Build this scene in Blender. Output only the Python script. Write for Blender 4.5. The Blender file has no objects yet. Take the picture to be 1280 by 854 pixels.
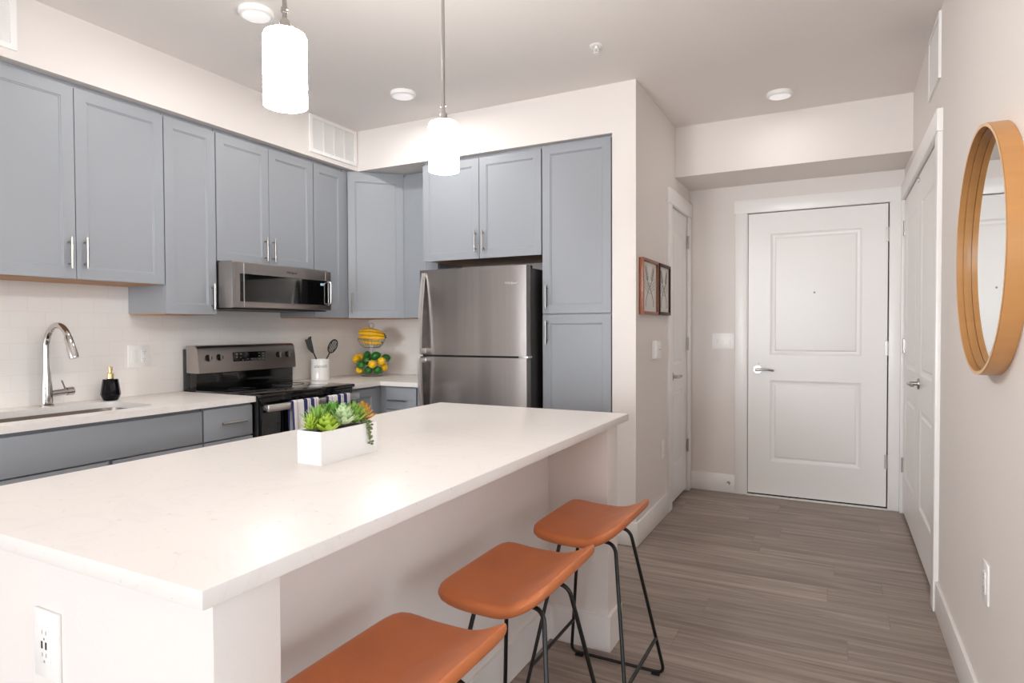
import bpy, bmesh, math, random
from mathutils import Vector, Matrix
random.seed(7)
D = bpy.data
S = bpy.context.scene
COL = S.collection
PI = math.pi

# ---------------------------------------------------------------- camera, world, light, exposure
cam_d = D.cameras.new('camera'); cam = D.objects.new('camera', cam_d); COL.objects.link(cam)
S.camera = cam
cam_d.sensor_width = 36; cam_d.lens = 785.067 / 1280 * 36; cam_d.clip_start = 0.05
R_ = Vector((0.88870572, 0.45845983, -0.00408962)); U_ = Vector((-0.0059231, 0.02040001, 0.99977435)); W_ = Vector((-0.45843981, 0.88848096, -0.02084511))
m3 = Matrix((R_, U_, -W_)).transposed()
cam.matrix_world = Matrix.Translation((0, 0, 1.28106)) @ m3.to_4x4()

S.view_settings.view_transform = 'Standard'; S.view_settings.look = 'None'
S.view_settings.gamma = 1; S.view_settings.use_curve_mapping = False
S.view_settings.exposure = 0.19
S.cycles.use_denoising = True
S.cycles.max_bounces = 12; S.cycles.diffuse_bounces = 8; S.cycles.glossy_bounces = 6; S.cycles.transparent_max_bounces = 12
S.cycles.caustics_reflective = False; S.cycles.caustics_refractive = False
S.cycles.sample_clamp_indirect = 6

world = D.worlds.new('sky'); S.world = world; world.use_nodes = True
bg = world.node_tree.nodes['Background']; bg.inputs[0].default_value = (0.80, 0.90, 1.0, 1); bg.inputs[1].default_value = 1.5

def area(name, loc, rot, sx, sy, power, color, spread=180):
    l = D.lights.new(name, 'AREA'); l.shape = 'RECTANGLE'; l.size = sx; l.size_y = sy
    l.energy = power; l.color = color; l.spread = math.radians(spread)
    o = D.objects.new(name, l); COL.objects.link(o); o.location = loc; o.rotation_euler = rot
    return o
# daylight through the rear windows, plus fill at two added unseen side windows
area('window_and_fill_light', (-2.55, -8.15, 1.40), (PI/2, 0, 0), 1.5, 2.1, 240.0, (0.90, 0.955, 1.0))
area('window_and_fill_light', (-0.75, -8.15, 1.40), (PI/2, 0, 0), 1.5, 2.1, 240.0, (0.90, 0.955, 1.0))
area('window_and_fill_light', (4.35, -1.55, 1.40), (PI/2, 0, PI/2), 4.3, 2.1, 110.0, (0.90, 0.955, 1.0))  # added lamp: side light for the tiles and the left run
area('window_and_fill_light', (-3.63, -5.25, 1.40), (PI/2, 0, -PI/2), 2.5, 2.1, 40.0, (0.90, 0.955, 1.0))  # added lamp: weak fill towards the right wall
LAMP = 7.0       # watts of each lit ceiling disc

# ---------------------------------------------------------------- materials
MATS = {}
def nodes(name):
    m = D.materials.new(name); m.use_nodes = True
    nt = m.node_tree; b = nt.nodes['Principled BSDF']; MATS[name] = m
    return m, nt, b
def srgb(h):
    c = [((h >> s) & 255) / 255 for s in (16, 8, 0)]
    return tuple((x / 12.92 if x <= .04045 else ((x + .055) / 1.055) ** 2.4) for x in c) + (1,)
def add(nt, kind, **kw):
    n = nt.nodes.new(kind)
    for k, v in kw.items():
        if k.startswith('i_'): n.inputs[k[2:].replace('_', ' ')].default_value = v
        else: setattr(n, k, v)
    return n
def mat(name, color, rough=.5, metal=0, bump=0, bscale=100, stretch=(1, 1, 1), var=0, vscale=5, coat=0, emis=None, estr=0, spec=None, aniso=0):
    m, nt, b = nodes(name)
    c = srgb(color) if isinstance(color, int) else color
    b.inputs['Base Color'].default_value = c; b.inputs['Roughness'].default_value = rough; b.inputs['Metallic'].default_value = metal
    if coat: b.inputs['Coat Weight'].default_value = coat; b.inputs['Coat Roughness'].default_value = .08
    if spec is not None: b.inputs['Specular IOR Level'].default_value = spec
    if aniso: b.inputs['Anisotropic'].default_value = aniso
    if emis: b.inputs['Emission Color'].default_value = emis; b.inputs['Emission Strength'].default_value = estr
    tc = add(nt, 'ShaderNodeTexCoord'); mp = add(nt, 'ShaderNodeMapping'); mp.inputs['Scale'].default_value = stretch
    nt.links.new(tc.outputs['Object'], mp.inputs[0])
    if var:
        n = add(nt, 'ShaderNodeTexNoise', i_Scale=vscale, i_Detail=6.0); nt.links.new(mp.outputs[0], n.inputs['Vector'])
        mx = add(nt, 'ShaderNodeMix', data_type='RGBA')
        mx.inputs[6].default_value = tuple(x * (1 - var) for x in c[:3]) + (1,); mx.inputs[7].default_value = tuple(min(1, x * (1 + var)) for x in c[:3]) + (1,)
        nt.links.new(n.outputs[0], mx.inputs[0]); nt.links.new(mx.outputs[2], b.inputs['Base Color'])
    if bump:
        n = add(nt, 'ShaderNodeTexNoise', i_Scale=bscale, i_Detail=3.0); nt.links.new(mp.outputs[0], n.inputs['Vector'])
        bp = add(nt, 'ShaderNodeBump', i_Strength=bump, i_Distance=.002); nt.links.new(n.outputs[0], bp.inputs['Height']); nt.links.new(bp.outputs[0], b.inputs['Normal'])
    return m
mat('wall_paint', 0xE5DFDB, .75, bump=.25, bscale=140)
mat('ceiling_paint', 0xEAE5E2, .85, bump=.2, bscale=120)
mat('trim_paint', 0xF3F1EF, .32)
mat('door_paint', 0xF0EEEC, .34)
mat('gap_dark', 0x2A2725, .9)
mat('cabinet_paint', 0x95999F, .42, bump=.05, bscale=60)
mat('maple', 0xB98B62, .55, var=.2, vscale=8, stretch=(1, .2, 1))
mat('nickel', (.42, .395, .37, 1), .28, 1)
mat('chrome', (.62, .60, .59, 1), .07, 1)
mat('steel', (.30, .275, .26, 1), .25, 1, bump=.10, bscale=30, stretch=(10, 10, .25), var=.32, vscale=1.1)  # vertical streaks in the colour imitate stretched reflections
mat('steel_flat', (.42, .38, .355, 1), .3, 1, bump=.08, bscale=30, stretch=(10, .3, 10), var=.12, vscale=2)
mat('steel_handle', (.80, .78, .76, 1), .3, 1)
mat('sink_steel', (.26, .225, .20, 1), .35, 1)
mat('black_gloss', 0x080808, .08)
mat('black_glass', 0x050506, .03, coat=.5)
mat('black_matte', 0x0A0A0B, .45)
mat('fridge_side', 0x2B2726, .38)
mat('white_plastic', 0xF2F1EF, .35)
mat('grey_plastic', 0x8C8B8A, .4)
mat('burner_grey', 0x2C2C2E, .4)
mat('white_ceramic', 0xEDEBE6, .15)
mat('ink', 0x77736E, .6)
mat('gold', (.83, .62, .30, 1), .25, 1)
mat('navy_glass', 0x04050A, .12, spec=.25)
mat('oak_band', 0xC9935A, .38, var=.12, vscale=6, stretch=(1, 1, 6))
mat('oak_edge', 0xE3B98A, .4)
mat('mirror_glass', (.93, .95, .95, 1), .0, 1)
mat('leather', 0xC87444, .36, bump=.3, bscale=260, var=.2, vscale=9)
mat('black_metal', 0x0B0B0C, .35)
mat('frame_walnut', 0x8A4A2B, .4, var=.2, vscale=20)
mat('frame_dark', 0x3B170E, .6, var=.2, vscale=20)
mat('print_paper', 0xD9D6D0, .6)
mat('print_ink', 0x8E8F8C, .7)
mat('lemon', 0xF0BE12, .38, bump=.5, bscale=160)
mat('lime', 0x1F6B22, .35, bump=.5, bscale=160, var=.25, vscale=20)
mat('banana', 0xEDB81C, .45, var=.12, vscale=25)
mat('banana_tip', 0x4A3A18, .6)
mat('soil', 0x2A2019, .95, bump=1, bscale=60)
for n_, c_ in dict(leaf_lime=0x9DB83C, leaf_green=0x6C9E42, leaf_pale=0xBFD3A4, leaf_mid=0x8DB552, leaf_gold=0xD9A338, leaf_jade=0x7AA566, leaf_olive=0x6E7A4A).items():
    mat(n_, c_, .45, var=.3, vscale=60)
m, nt, b = nodes('lamp_glass'); b.inputs['Base Color'].default_value = (1, .98, .94, 1); b.inputs['Emission Color'].default_value = (1, .97, .92, 1); b.inputs['Emission Strength'].default_value = 77.0; b.inputs['Roughness'].default_value = .3
m, nt, b = nodes('lamp_inner'); b.inputs['Base Color'].default_value = (1, .98, .94, 1); b.inputs['Emission Color'].default_value = (1, .97, .93, 1); b.inputs['Emission Strength'].default_value = .55
m, nt, b = nodes('disc_lens'); b.inputs['Base Color'].default_value = (.85, .85, .86, 1); b.inputs['Emission Color'].default_value = (1, .98, .96, 1); b.inputs['Emission Strength'].default_value = .35
m, nt, b = nodes('clock_digits'); b.inputs['Base Color'].default_value = (0, 0, 0, 1); b.inputs['Emission Color'].default_value = (.55, .85, 1, 1); b.inputs['Emission Strength'].default_value = 1.2
m, nt, b = nodes('window_glass')
tr = add(nt, 'ShaderNodeBsdfTransparent'); gl = add(nt, 'ShaderNodeBsdfGlossy'); gl.inputs['Roughness'].default_value = .02
mx = add(nt, 'ShaderNodeMixShader'); mx.inputs[0].default_value = .06
nt.links.new(tr.outputs[0], mx.inputs[1]); nt.links.new(gl.outputs[0], mx.inputs[2]); nt.links.new(mx.outputs[0], nt.nodes['Material Output'].inputs[0])

# floor planks running across the hall
m, nt, b = nodes('plank_floor')
tc = add(nt, 'ShaderNodeTexCoord')
sp = add(nt, 'ShaderNodeSeparateXYZ'); nt.links.new(tc.outputs['Object'], sp.inputs[0])
dv = add(nt, 'ShaderNodeMath', operation='DIVIDE'); dv.inputs[1].default_value = .18; nt.links.new(sp.outputs[1], dv.inputs[0])
fl = add(nt, 'ShaderNodeMath', operation='FLOOR'); nt.links.new(dv.outputs[0], fl.inputs[0])
wn = add(nt, 'ShaderNodeTexWhiteNoise', noise_dimensions='1D'); nt.links.new(fl.outputs[0], wn.inputs['W'])
ma = add(nt, 'ShaderNodeMath', operation='MULTIPLY_ADD'); ma.inputs[1].default_value = 1.22; nt.links.new(wn.outputs[0], ma.inputs[0]); nt.links.new(sp.outputs[0], ma.inputs[2])
cb = add(nt, 'ShaderNodeCombineXYZ'); nt.links.new(ma.outputs[0], cb.inputs[0]); nt.links.new(sp.outputs[1], cb.inputs[1])
br = add(nt, 'ShaderNodeTexBrick', offset=0.0)
br.inputs['Scale'].default_value = 1; br.inputs['Brick Width'].default_value = 1.22; br.inputs['Row Height'].default_value = .18
br.inputs['Mortar Size'].default_value = .0012; br.inputs['Mortar Smooth'].default_value = .2; br.inputs['Bias'].default_value = 0
br.inputs['Color1'].default_value = (0, 0, 0, 1); br.inputs['Color2'].default_value = (1, 1, 1, 1); br.inputs['Mortar'].default_value = (.3, .3, .3, 1)
nt.links.new(cb.outputs[0], br.inputs['Vector'])
mp = add(nt, 'ShaderNodeMapping'); mp.inputs['Scale'].default_value = (.55, 9, 1); nt.links.new(tc.outputs['Object'], mp.inputs[0])
ofs = add(nt, 'ShaderNodeVectorMath', operation='SCALE'); ofs.inputs['Scale'].default_value = 7.3
nt.links.new(br.outputs['Color'], ofs.inputs[0])
av = add(nt, 'ShaderNodeVectorMath', operation='ADD'); nt.links.new(mp.outputs[0], av.inputs[0]); nt.links.new(ofs.outputs[0], av.inputs[1])
n1 = add(nt, 'ShaderNodeTexNoise', i_Scale=2.2, i_Detail=8.0, i_Roughness=.62, i_Distortion=1.4); nt.links.new(av.outputs[0], n1.inputs['Vector'])
mp2 = add(nt, 'ShaderNodeMapping'); mp2.inputs['Scale'].default_value = (1.5, 45, 1); nt.links.new(tc.outputs['Object'], mp2.inputs[0])
n2 = add(nt, 'ShaderNodeTexNoise', i_Scale=2.0, i_Detail=5.0); nt.links.new(mp2.outputs[0], n2.inputs['Vector'])
cr = add(nt, 'ShaderNodeValToRGB'); e = cr.color_ramp.elements
e[0].position = .25; e[0].color = srgb(0x6C5F58); e[1].position = .78; e[1].color = srgb(0xB3A49C)
k = e.new(.5); k.color = srgb(0x918379)
nt.links.new(n1.outputs[0], cr.inputs[0])
mxa = add(nt, 'ShaderNodeMix', data_type='RGBA', blend_type='OVERLAY'); mxa.inputs[0].default_value = .2
nt.links.new(cr.outputs[0], mxa.inputs[6]); nt.links.new(n2.outputs[0], mxa.inputs[7])
mxb = add(nt, 'ShaderNodeMix', data_type='RGBA', blend_type='OVERLAY'); mxb.inputs[0].default_value = .09
nt.links.new(mxa.outputs[2], mxb.inputs[6]); nt.links.new(br.outputs['Color'], mxb.inputs[7])
mxc = add(nt, 'ShaderNodeMix', data_type='RGBA', blend_type='MULTIPLY'); mxc.inputs[7].default_value = (.72, .69, .67, 1)
nt.links.new(br.outputs['Fac'], mxc.inputs[0]); nt.links.new(mxb.outputs[2], mxc.inputs[6]); nt.links.new(mxc.outputs[2], b.inputs['Base Color'])
b.inputs['Roughness'].default_value = .42
bp = add(nt, 'ShaderNodeBump', i_Strength=.15, i_Distance=.002); nt.links.new(n2.outputs[0], bp.inputs['Height']); nt.links.new(bp.outputs[0], b.inputs['Normal'])

# glazed running-bond tiles
def tile_mat(name, axis):
    m, nt, b = nodes(name)
    tc = add(nt, 'ShaderNodeTexCoord'); sx = add(nt, 'ShaderNodeSeparateXYZ'); cx = add(nt, 'ShaderNodeCombineXYZ')
    nt.links.new(tc.outputs['Object'], sx.inputs[0]); nt.links.new(sx.outputs[axis], cx.inputs[0]); nt.links.new(sx.outputs[2], cx.inputs[1])
    br = add(nt, 'ShaderNodeTexBrick'); br.inputs['Scale'].default_value = 1
    br.inputs['Brick Width'].default_value = .152; br.inputs['Row Height'].default_value = .0762; br.inputs['Mortar Size'].default_value = .0016; br.inputs['Mortar Smooth'].default_value = .4
    br.inputs['Color1'].default_value = srgb(0xF0ECE8); br.inputs['Color2'].default_value = srgb(0xF1EDEA); br.inputs['Mortar'].default_value = srgb(0xEBE6E2)
    nt.links.new(cx.outputs[0], br.inputs['Vector']); nt.links.new(br.outputs['Color'], b.inputs['Base Color'])
    inv = add(nt, 'ShaderNodeMath', operation='SUBTRACT'); inv.inputs[0].default_value = 1; nt.links.new(br.outputs['Fac'], inv.inputs[1])
    bp = add(nt, 'ShaderNodeBump', i_Strength=.22, i_Distance=.0015); nt.links.new(inv.outputs[0], bp.inputs['Height']); nt.links.new(bp.outputs[0], b.inputs['Normal'])
    b.inputs['Roughness'].default_value = .16
tile_mat('tile_left', 1); tile_mat('tile_back', 0)

# quartz
m, nt, b = nodes('quartz')
tc = add(nt, 'ShaderNodeTexCoord')
n1 = add(nt, 'ShaderNodeTexNoise', i_Scale=3.5, i_Detail=8.0, i_Distortion=1.6); nt.links.new(tc.outputs['Object'], n1.inputs['Vector'])
cr = add(nt, 'ShaderNodeValToRGB'); e = cr.color_ramp.elements
e[0].position = .47; e[0].color = srgb(0xEAE5E1); e[1].position = .53; e[1].color = srgb(0xEAE5E1); k = e.new(.5); k.color = srgb(0xE7E2DE)
nt.links.new(n1.outputs[0], cr.inputs[0])
n2 = add(nt, 'ShaderNodeTexNoise', i_Scale=60.0, i_Detail=2.0); nt.links.new(tc.outputs['Object'], n2.inputs['Vector'])
cr2 = add(nt, 'ShaderNodeValToRGB'); e = cr2.color_ramp.elements
e[0].position = .27; e[0].color = (.86, .84, .82, 1); e[1].position = .31; e[1].color = (1, 1, 1, 1); nt.links.new(n2.outputs[0], cr2.inputs[0])
mx = add(nt, 'ShaderNodeMix', data_type='RGBA', blend_type='MULTIPLY'); mx.inputs[0].default_value = .7
nt.links.new(cr.outputs[0], mx.inputs[6]); nt.links.new(cr2.outputs[0], mx.inputs[7]); nt.links.new(mx.outputs[2], b.inputs['Base Color'])
b.inputs['Roughness'].default_value = .30; b.inputs['Specular IOR Level'].default_value = .22

# striped tea towel: stripes follow the cloth's width (object Y)
m, nt, b = nodes('towel_cloth')
tc = add(nt, 'ShaderNodeTexCoord'); sx = add(nt, 'ShaderNodeSeparateXYZ'); nt.links.new(tc.outputs['Object'], sx.inputs[0])
mr = add(nt, 'ShaderNodeMapRange'); mr.inputs['From Min'].default_value = -.105; mr.inputs['From Max'].default_value = .105; nt.links.new(sx.outputs[1], mr.inputs[0])
cr = add(nt, 'ShaderNodeValToRGB'); cr.color_ramp.interpolation = 'CONSTANT'; e = cr.color_ramp.elements
NV, WH, GR = srgb(0x2B2F66), srgb(0xE9E4E2), srgb(0x9A96A2)
e[0].position = 0; e[0].color = NV; e[1].position = .06; e[1].color = WH
for p_, c_ in ((.18, GR), (.2, WH), (.42, NV), (.56, WH), (.61, GR), (.63, WH), (.68, NV), (.82, WH), (.88, GR), (.9, WH)):
    q = e.new(p_); q.color = c_
nt.links.new(mr.outputs[0], cr.inputs[0]); nt.links.new(cr.outputs[0], b.inputs['Base Color']); b.inputs['Roughness'].default_value = .9

# ---------------------------------------------------------------- mesh helpers
ORG = {}
class MB:
    def __init__(s): s.bm = bmesh.new()
    def _mark(s, before):
        return [v for v in s.bm.verts if v not in before]
    def box(s, x0, x1, y0, y1, z0, z1, bev=0, seg=2):
        t = bmesh.new(); bmesh.ops.create_cube(t, size=1)
        bmesh.ops.scale(t, vec=(abs(x1 - x0), abs(y1 - y0), abs(z1 - z0)), verts=t.verts)
        bmesh.ops.translate(t, vec=((x0 + x1) / 2, (y0 + y1) / 2, (z0 + z1) / 2), verts=t.verts)
        if bev: bmesh.ops.bevel(t, geom=t.edges[:], offset=bev, segments=seg, affect='EDGES', profile=.5)
        s.join(t); return s
    def join(s, t):
        me = D.meshes.new('tmp'); t.to_mesh(me); t.free(); s.bm.from_mesh(me); D.meshes.remove(me)
    def cyl(s, p, q, r1, r2=None, n=24, bev=0):
        r2 = r1 if r2 is None else r2
        p, q = Vector(p), Vector(q); d = q - p
        t = bmesh.new(); bmesh.ops.create_cone(t, cap_ends=True, segments=n, radius1=r1, radius2=r2, depth=d.length)
        if bev: bmesh.ops.bevel(t, geom=[e for e in t.edges if len(e.link_faces) == 2 and any(len(f.verts) > 4 for f in e.link_faces)], offset=bev, segments=2, affect='EDGES')
        bmesh.ops.transform(t, matrix=Matrix.Translation((p + q) / 2) @ d.to_track_quat('Z', 'Y').to_matrix().to_4x4(), verts=t.verts)
        s.join(t); return s
    def sphere(s, c, r, sc=(1, 1, 1), n=16, rot=None):
        t = bmesh.new(); bmesh.ops.create_uvsphere(t, u_segments=n, v_segments=max(8, n // 2), radius=r)
        M = Matrix.Translation(c) @ (rot.to_matrix().to_4x4() if rot else Matrix()) @ Matrix.Diagonal((*sc, 1))
        bmesh.ops.transform(t, matrix=M, verts=t.verts); s.join(t); return s
    def tube(s, pts, r, n=10, closed=False, radii=None):
        pts = [Vector(p) for p in pts]; N = len(pts); rings = []; bm = s.bm
        prev = None
        for i, p in enumerate(pts):
            a = pts[i - 1] if (i > 0 or closed) else p; c = pts[(i + 1) % N] if (i < N - 1 or closed) else p
            d = (c - a).normalized()
            if prev is None:
                u = d.orthogonal().normalized()
            else:
                u = (prev - d * prev.dot(d)); u = u.normalized() if u.length > 1e-6 else d.orthogonal().normalized()
            prev = u; v = d.cross(u); rr = radii[i] if radii else r
            rings.append([bm.verts.new(p + (u * math.cos(2 * PI * k / n) + v * math.sin(2 * PI * k / n)) * rr) for k in range(n)])
        last = N if closed else N - 1
        for i in range(last):
            A, B = rings[i], rings[(i + 1) % N]
            sh = 0
            if closed and i == N - 1:
                sh = min(range(n), key=lambda k: (B[k].co - A[0].co).length)
            for k in range(n):
                bm.faces.new((A[k], A[(k + 1) % n], B[(k + 1 + sh) % n], B[(k + sh) % n]))
        if not closed:
            bm.faces.new(rings[0][::-1]); bm.faces.new(rings[-1])
        return s
    def lathe(s, c, prof, n=32, axis='Z', cap=True):
        rings = []; bm = s.bm; c = Vector(c)
        for r, h in prof:
            ring = []
            for k in range(n):
                a = 2 * PI * k / n; x, y = r * math.cos(a), r * math.sin(a)
                v = {'Z': (x, y, h), 'X': (h, x, y), 'Y': (x, h, y)}[axis]
                ring.append(bm.verts.new(c + Vector(v)))
            rings.append(ring)
        for A, B in zip(rings, rings[1:]):
            for k in range(n): bm.faces.new((A[k], A[(k + 1) % n], B[(k + 1) % n], B[k]))
        if cap:
            if prof[0][0] > 1e-5: bm.faces.new(rings[0][::-1])
            if prof[-1][0] > 1e-5: bm.faces.new(rings[-1])
        return s
    def prism(s, poly, h0, h1, axis='Z', bev=0):
        t = bmesh.new()
        def P(a, b, h): return {'Z': (a, b, h), 'X': (h, a, b), 'Y': (a, h, b)}[axis]
        lo = [t.verts.new(P(a, b, h0)) for a, b in poly]; hi = [t.verts.new(P(a, b, h1)) for a, b in poly]
        t.faces.new(lo[::-1]); t.faces.new(hi); n = len(poly)
        for i in range(n): t.faces.new((lo[i], lo[(i + 1) % n], hi[(i + 1) % n], hi[i]))
        bmesh.ops.recalc_face_normals(t, faces=t.faces)
        if bev: bmesh.ops.bevel(t, geom=t.edges[:], offset=bev, segments=2, affect='EDGES')
        s.join(t); return s
    def slab(s, O, U, V, N, w, h, t, panels=(), rings=()):
        """board w x h x t; panels = (u0,u1,v0,v1) fields on its face moulded by rings (inset, depth)"""
        O, U, V, N = map(Vector, (O, U, V, N)); bm = s.bm; F = O + N * t
        us = sorted({0, w, *[p[0] for p in panels], *[p[1] for p in panels]}); vs = sorted({0, h, *[p[2] for p in panels], *[p[3] for p in panels]})
        g = {}
        def P(u, v, d=0): return bm.verts.new(F + U * u + V * v + N * d)
        for u in us:
            for v in vs: g[u, v] = P(u, v)
        for i in range(len(us) - 1):
            for j in range(len(vs) - 1):
                a, b_, c, d = us[i], us[i + 1], vs[j], vs[j + 1]
                q = [g[a, c], g[b_, c], g[b_, d], g[a, d]]
                if (a, b_, c, d) in [tuple(p) for p in panels]:
                    for ins, dep in rings:
                        nq = [P(a + ins, c + ins, dep), P(b_ - ins, c + ins, dep), P(b_ - ins, d - ins, dep), P(a + ins, d - ins, dep)]
                        for k in range(4): bm.faces.new((q[k], q[(k + 1) % 4], nq[(k + 1) % 4], nq[k]))
                        q = nq
                bm.faces.new(q)
        back = [bm.verts.new(O + U * u + V * v) for u, v in ((0, 0), (w, 0), (w, h), (0, h))]
        bm.faces.new(back[::-1])
        # sides follow the grid's edge points
        def side(line, b0, b1):
            bm.faces.new([b1, b0] + line)
        side([g[u, 0] for u in us][:], back[0], back[1]) if False else None
        bm.faces.new([back[0], back[1]] + [g[u, 0] for u in reversed(us)])
        bm.faces.new([back[1], back[2]] + [g[w, v] for v in reversed(vs)])
        bm.faces.new([back[2], back[3]] + [g[u, h] for u in us])
        bm.faces.new([back[3], back[0]] + [g[0, v] for v in vs])
        return s
    def build(s, name, m, parent=None, sharp=38, smooth=True, org=None):
        bm = s.bm
        bmesh.ops.recalc_face_normals(bm, faces=bm.faces)
        if parent is None:
            if org is None:
                xs = [v.co.x for v in bm.verts]; ys = [v.co.y for v in bm.verts]; zs = [v.co.z for v in bm.verts]
                org = ((min(xs) + max(xs)) / 2, (min(ys) + max(ys)) / 2, min(zs))
            org = Vector(org)
        else: org = ORG[parent.name]
        bmesh.ops.translate(bm, vec=-org, verts=bm.verts)
        for f in bm.faces: f.smooth = smooth
        th = math.radians(sharp)
        for e_ in bm.edges:
            e_.smooth = not (len(e_.link_faces) == 2 and e_.calc_face_angle(0) > th)
        me = D.meshes.new(name); bm.to_mesh(me); bm.free()
        for mm in (m if isinstance(m, (list, tuple)) else [m]): me.materials.append(MATS[mm])
        o = D.objects.new(name, me); COL.objects.link(o)
        ORG[o.name] = org
        if parent is None: o.location = org
        else: o.parent = parent
        return o
def thing(name, loc, label, cat, group=None):
    o = D.objects.new(name, None); COL.objects.link(o); o.location = loc; o.empty_display_size = .05
    ORG[o.name] = Vector(loc); tag(o, label, cat, group); return o
def tag(o, label, cat, group=None):
    o['label'] = label; o['category'] = cat
    if group: o['group'] = group
    return o
def st(o): o['kind'] = 'structure'; return o
def copy_tree(o, parent=None):
    c = o.copy(); COL.objects.link(c)
    if parent: c.parent = parent
    for ch in list(o.children): copy_tree(ch, c)
    ORG[c.name] = ORG[o.name]
    return c
def text_part(name, txt, size, M, m, parent, shear=0, ext=.0006):
    cu = D.curves.new(name, 'FONT'); cu.body = txt; cu.size = size; cu.shear = shear; cu.extrude = ext; cu.align_x = 'CENTER'; cu.align_y = 'CENTER'
    t = D.objects.new(name + '_src', cu); COL.objects.link(t)
    me = D.meshes.new_from_object(t.evaluated_get(bpy.context.evaluated_depsgraph_get()))
    D.objects.remove(t); D.curves.remove(cu)
    me.transform(Matrix.Translation(-ORG[parent.name]) @ M); me.materials.clear(); me.materials.append(MATS[m])
    o = D.objects.new(name, me); COL.objects.link(o); o.parent = parent; ORG[o.name] = ORG[parent.name]
    return o
def frame_mat(loc, X, Y):
    X = Vector(X).normalized(); Y = Vector(Y).normalized(); Z = X.cross(Y)
    return Matrix.Translation(loc) @ Matrix((X, Y, Z)).transposed().to_4x4()

# ---------------------------------------------------------------- room constants
XW, XR, XP, XS = -3.48, .414, -1.037, -3.114
YB, YK, YE, YES, YR = 4.13, 3.585, 5.093, 4.586, -8.0
ZC, ZS, ZE = 2.72, 2.432, 2.364
DH = 2.14

XF, YW = 4.2, 1.2      # the living room opens to the right behind the camera
st(MB().box(XW - .1, XR + .1, YR - .1, YE + .3, -.1, 0).box(XR + .1, XF + .1, YR - .1, YW + .1, -.1, 0).build('floor', 'plank_floor', org=(0, 0, 0)))
st(MB().box(XW - .1, XR + .1, YR - .1, YE + .3, ZC, ZC + .1).box(XR + .1, XF + .1, YR - .1, YW + .1, ZC, ZC + .1).build('ceiling', 'ceiling_paint'))
st(MB().box(XW - .1, XW, -4.0, YB + .1, 0, ZC).box(XW - .1, XW, YR - .1, -6.5, 0, ZC).box(XW - .1, XW, -6.5, -4.0, 0, .35).box(XW - .1, XW, -6.5, -4.0, 2.45, ZC).build('wall_left', 'wall_paint'))
st(MB().box(XW, -1.18, YB, YB + .1, 0, ZC).build('wall_kitchen_back', 'wall_paint'))
# lowered soffit over the cabinets (left run, then over the fridge)
st(MB().prism([(XW, YR), (XS, YR), (XS, YK), (-1.18, YK), (-1.18, YB), (XW, YB)], ZS, ZC).build('wall_soffit', 'wall_paint'))
# pier and hall wall with the closet opening
w = MB().prism([(-1.18, YK), (XP, YK), (XP, 4.44), (-1.18, 4.44)], 0, ZC)
w.box(-1.18, XP, 4.44, 5.0, DH + .004, ZC).box(-1.18, XP, 5.0, YE + .2, 0, ZC)
st(w.build('wall_hall', 'wall_paint'))
# entry wall with door opening
w = MB().box(XP, -.604, YE, YE + .15, 0, ZC).box(.326, XR + .1, YE, YE + .15, 0, ZC).box(-.604, .326, YE, YE + .15, DH + .006, ZC)
st(w.build('wall_entry', 'wall_paint'))
st(MB().box(XP, XR, YES, YE, ZE, ZC).build('wall_entry_soffit', 'wall_paint'))
w = MB().prism([(XR, YW), (XF, YW), (XF, YW + .1), (XR + .1, YW + .1), (XR + .1, 3.445), (XR, 3.445)], 0, ZC).box(XR, XR + .1, 5.035, YE, 0, ZC).box(XR, XR + .1, 3.445, 5.035, DH + .006, ZC)
st(w.build('wall_right', 'wall_paint'))
# rear wall with two tall windows
w = MB().box(XW, -3.3, YR - .1, YR, 0, ZC).box(-1.8, -1.5, YR - .1, YR, 0, ZC).box(0, XF, YR - .1, YR, 0, ZC)
w.box(-3.3, 0, YR - .1, YR, 0, .35).box(-3.3, 0, YR - .1, YR, 2.45, ZC)
st(w.build('wall_rear', 'wall_paint'))
for i, x0 in enumerate((-3.3, -1.5)):
    x1 = x0 + 1.5
    f = MB().box(x0, x0 + .05, YR - .07, YR - .03, .35, 2.45).box(x1 - .05, x1, YR - .07, YR - .03, .35, 2.45).box(x0, x1, YR - .07, YR - .03, .35, .4).box(x0, x1, YR - .07, YR - .03, 2.4, 2.45).box(x0 + .73, x0 + .77, YR - .07, YR - .03, .4, 2.4)
    fo = st(f.build('window_%d' % (i + 1), 'trim_paint'))
    MB().box(x0 + .05, x1 - .05, YR - .052, YR - .048, .4, 2.4).build('pane', 'window_glass', fo)
w = MB().box(XF, XF + .1, YR - .1, -3.7, 0, ZC).box(XF, XF + .1, .6, YW + .1, 0, ZC).box(XF, XF + .1, -3.7, .6, 0, .35).box(XF, XF + .1, -3.7, .6, 2.45, ZC)
st(w.build('wall_far_right', 'wall_paint'))
for i, (xw, ya, yb) in enumerate(((XW - .07, -6.5, -4.0), (XF + .03, -3.7, .6))):  # unseen side windows, put in as openings for the fill lamps
    f = MB(); ym = (ya + yb) / 2
    for b_ in ((ya, ya + .05, .35, 2.45), (yb - .05, yb, .35, 2.45), (ya + .05, yb - .05, .35, .4), (ya + .05, yb - .05, 2.4, 2.45), (ym - .02, ym + .02, .4, 2.4)):
        f.box(xw, xw + .04, *b_)
    fo = st(f.build('window_%d' % (i + 3), 'trim_paint'))
    MB().box(xw + .018, xw + .022, ya + .05, yb - .05, .4, 2.4).build('pane', 'window_glass', fo)
# tile backsplash
st(MB().box(XW, XW + .008, .9, YB, .914, 1.70).build('wall_backsplash_left', 'tile_left', org=(XW, .03, .914)))
st(MB().box(XW + .008, -1.7, YB - .008, YB, .914, 1.40).build('wall_backsplash_back', 'tile_back', org=(-1.62, YB, .914)))

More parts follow.
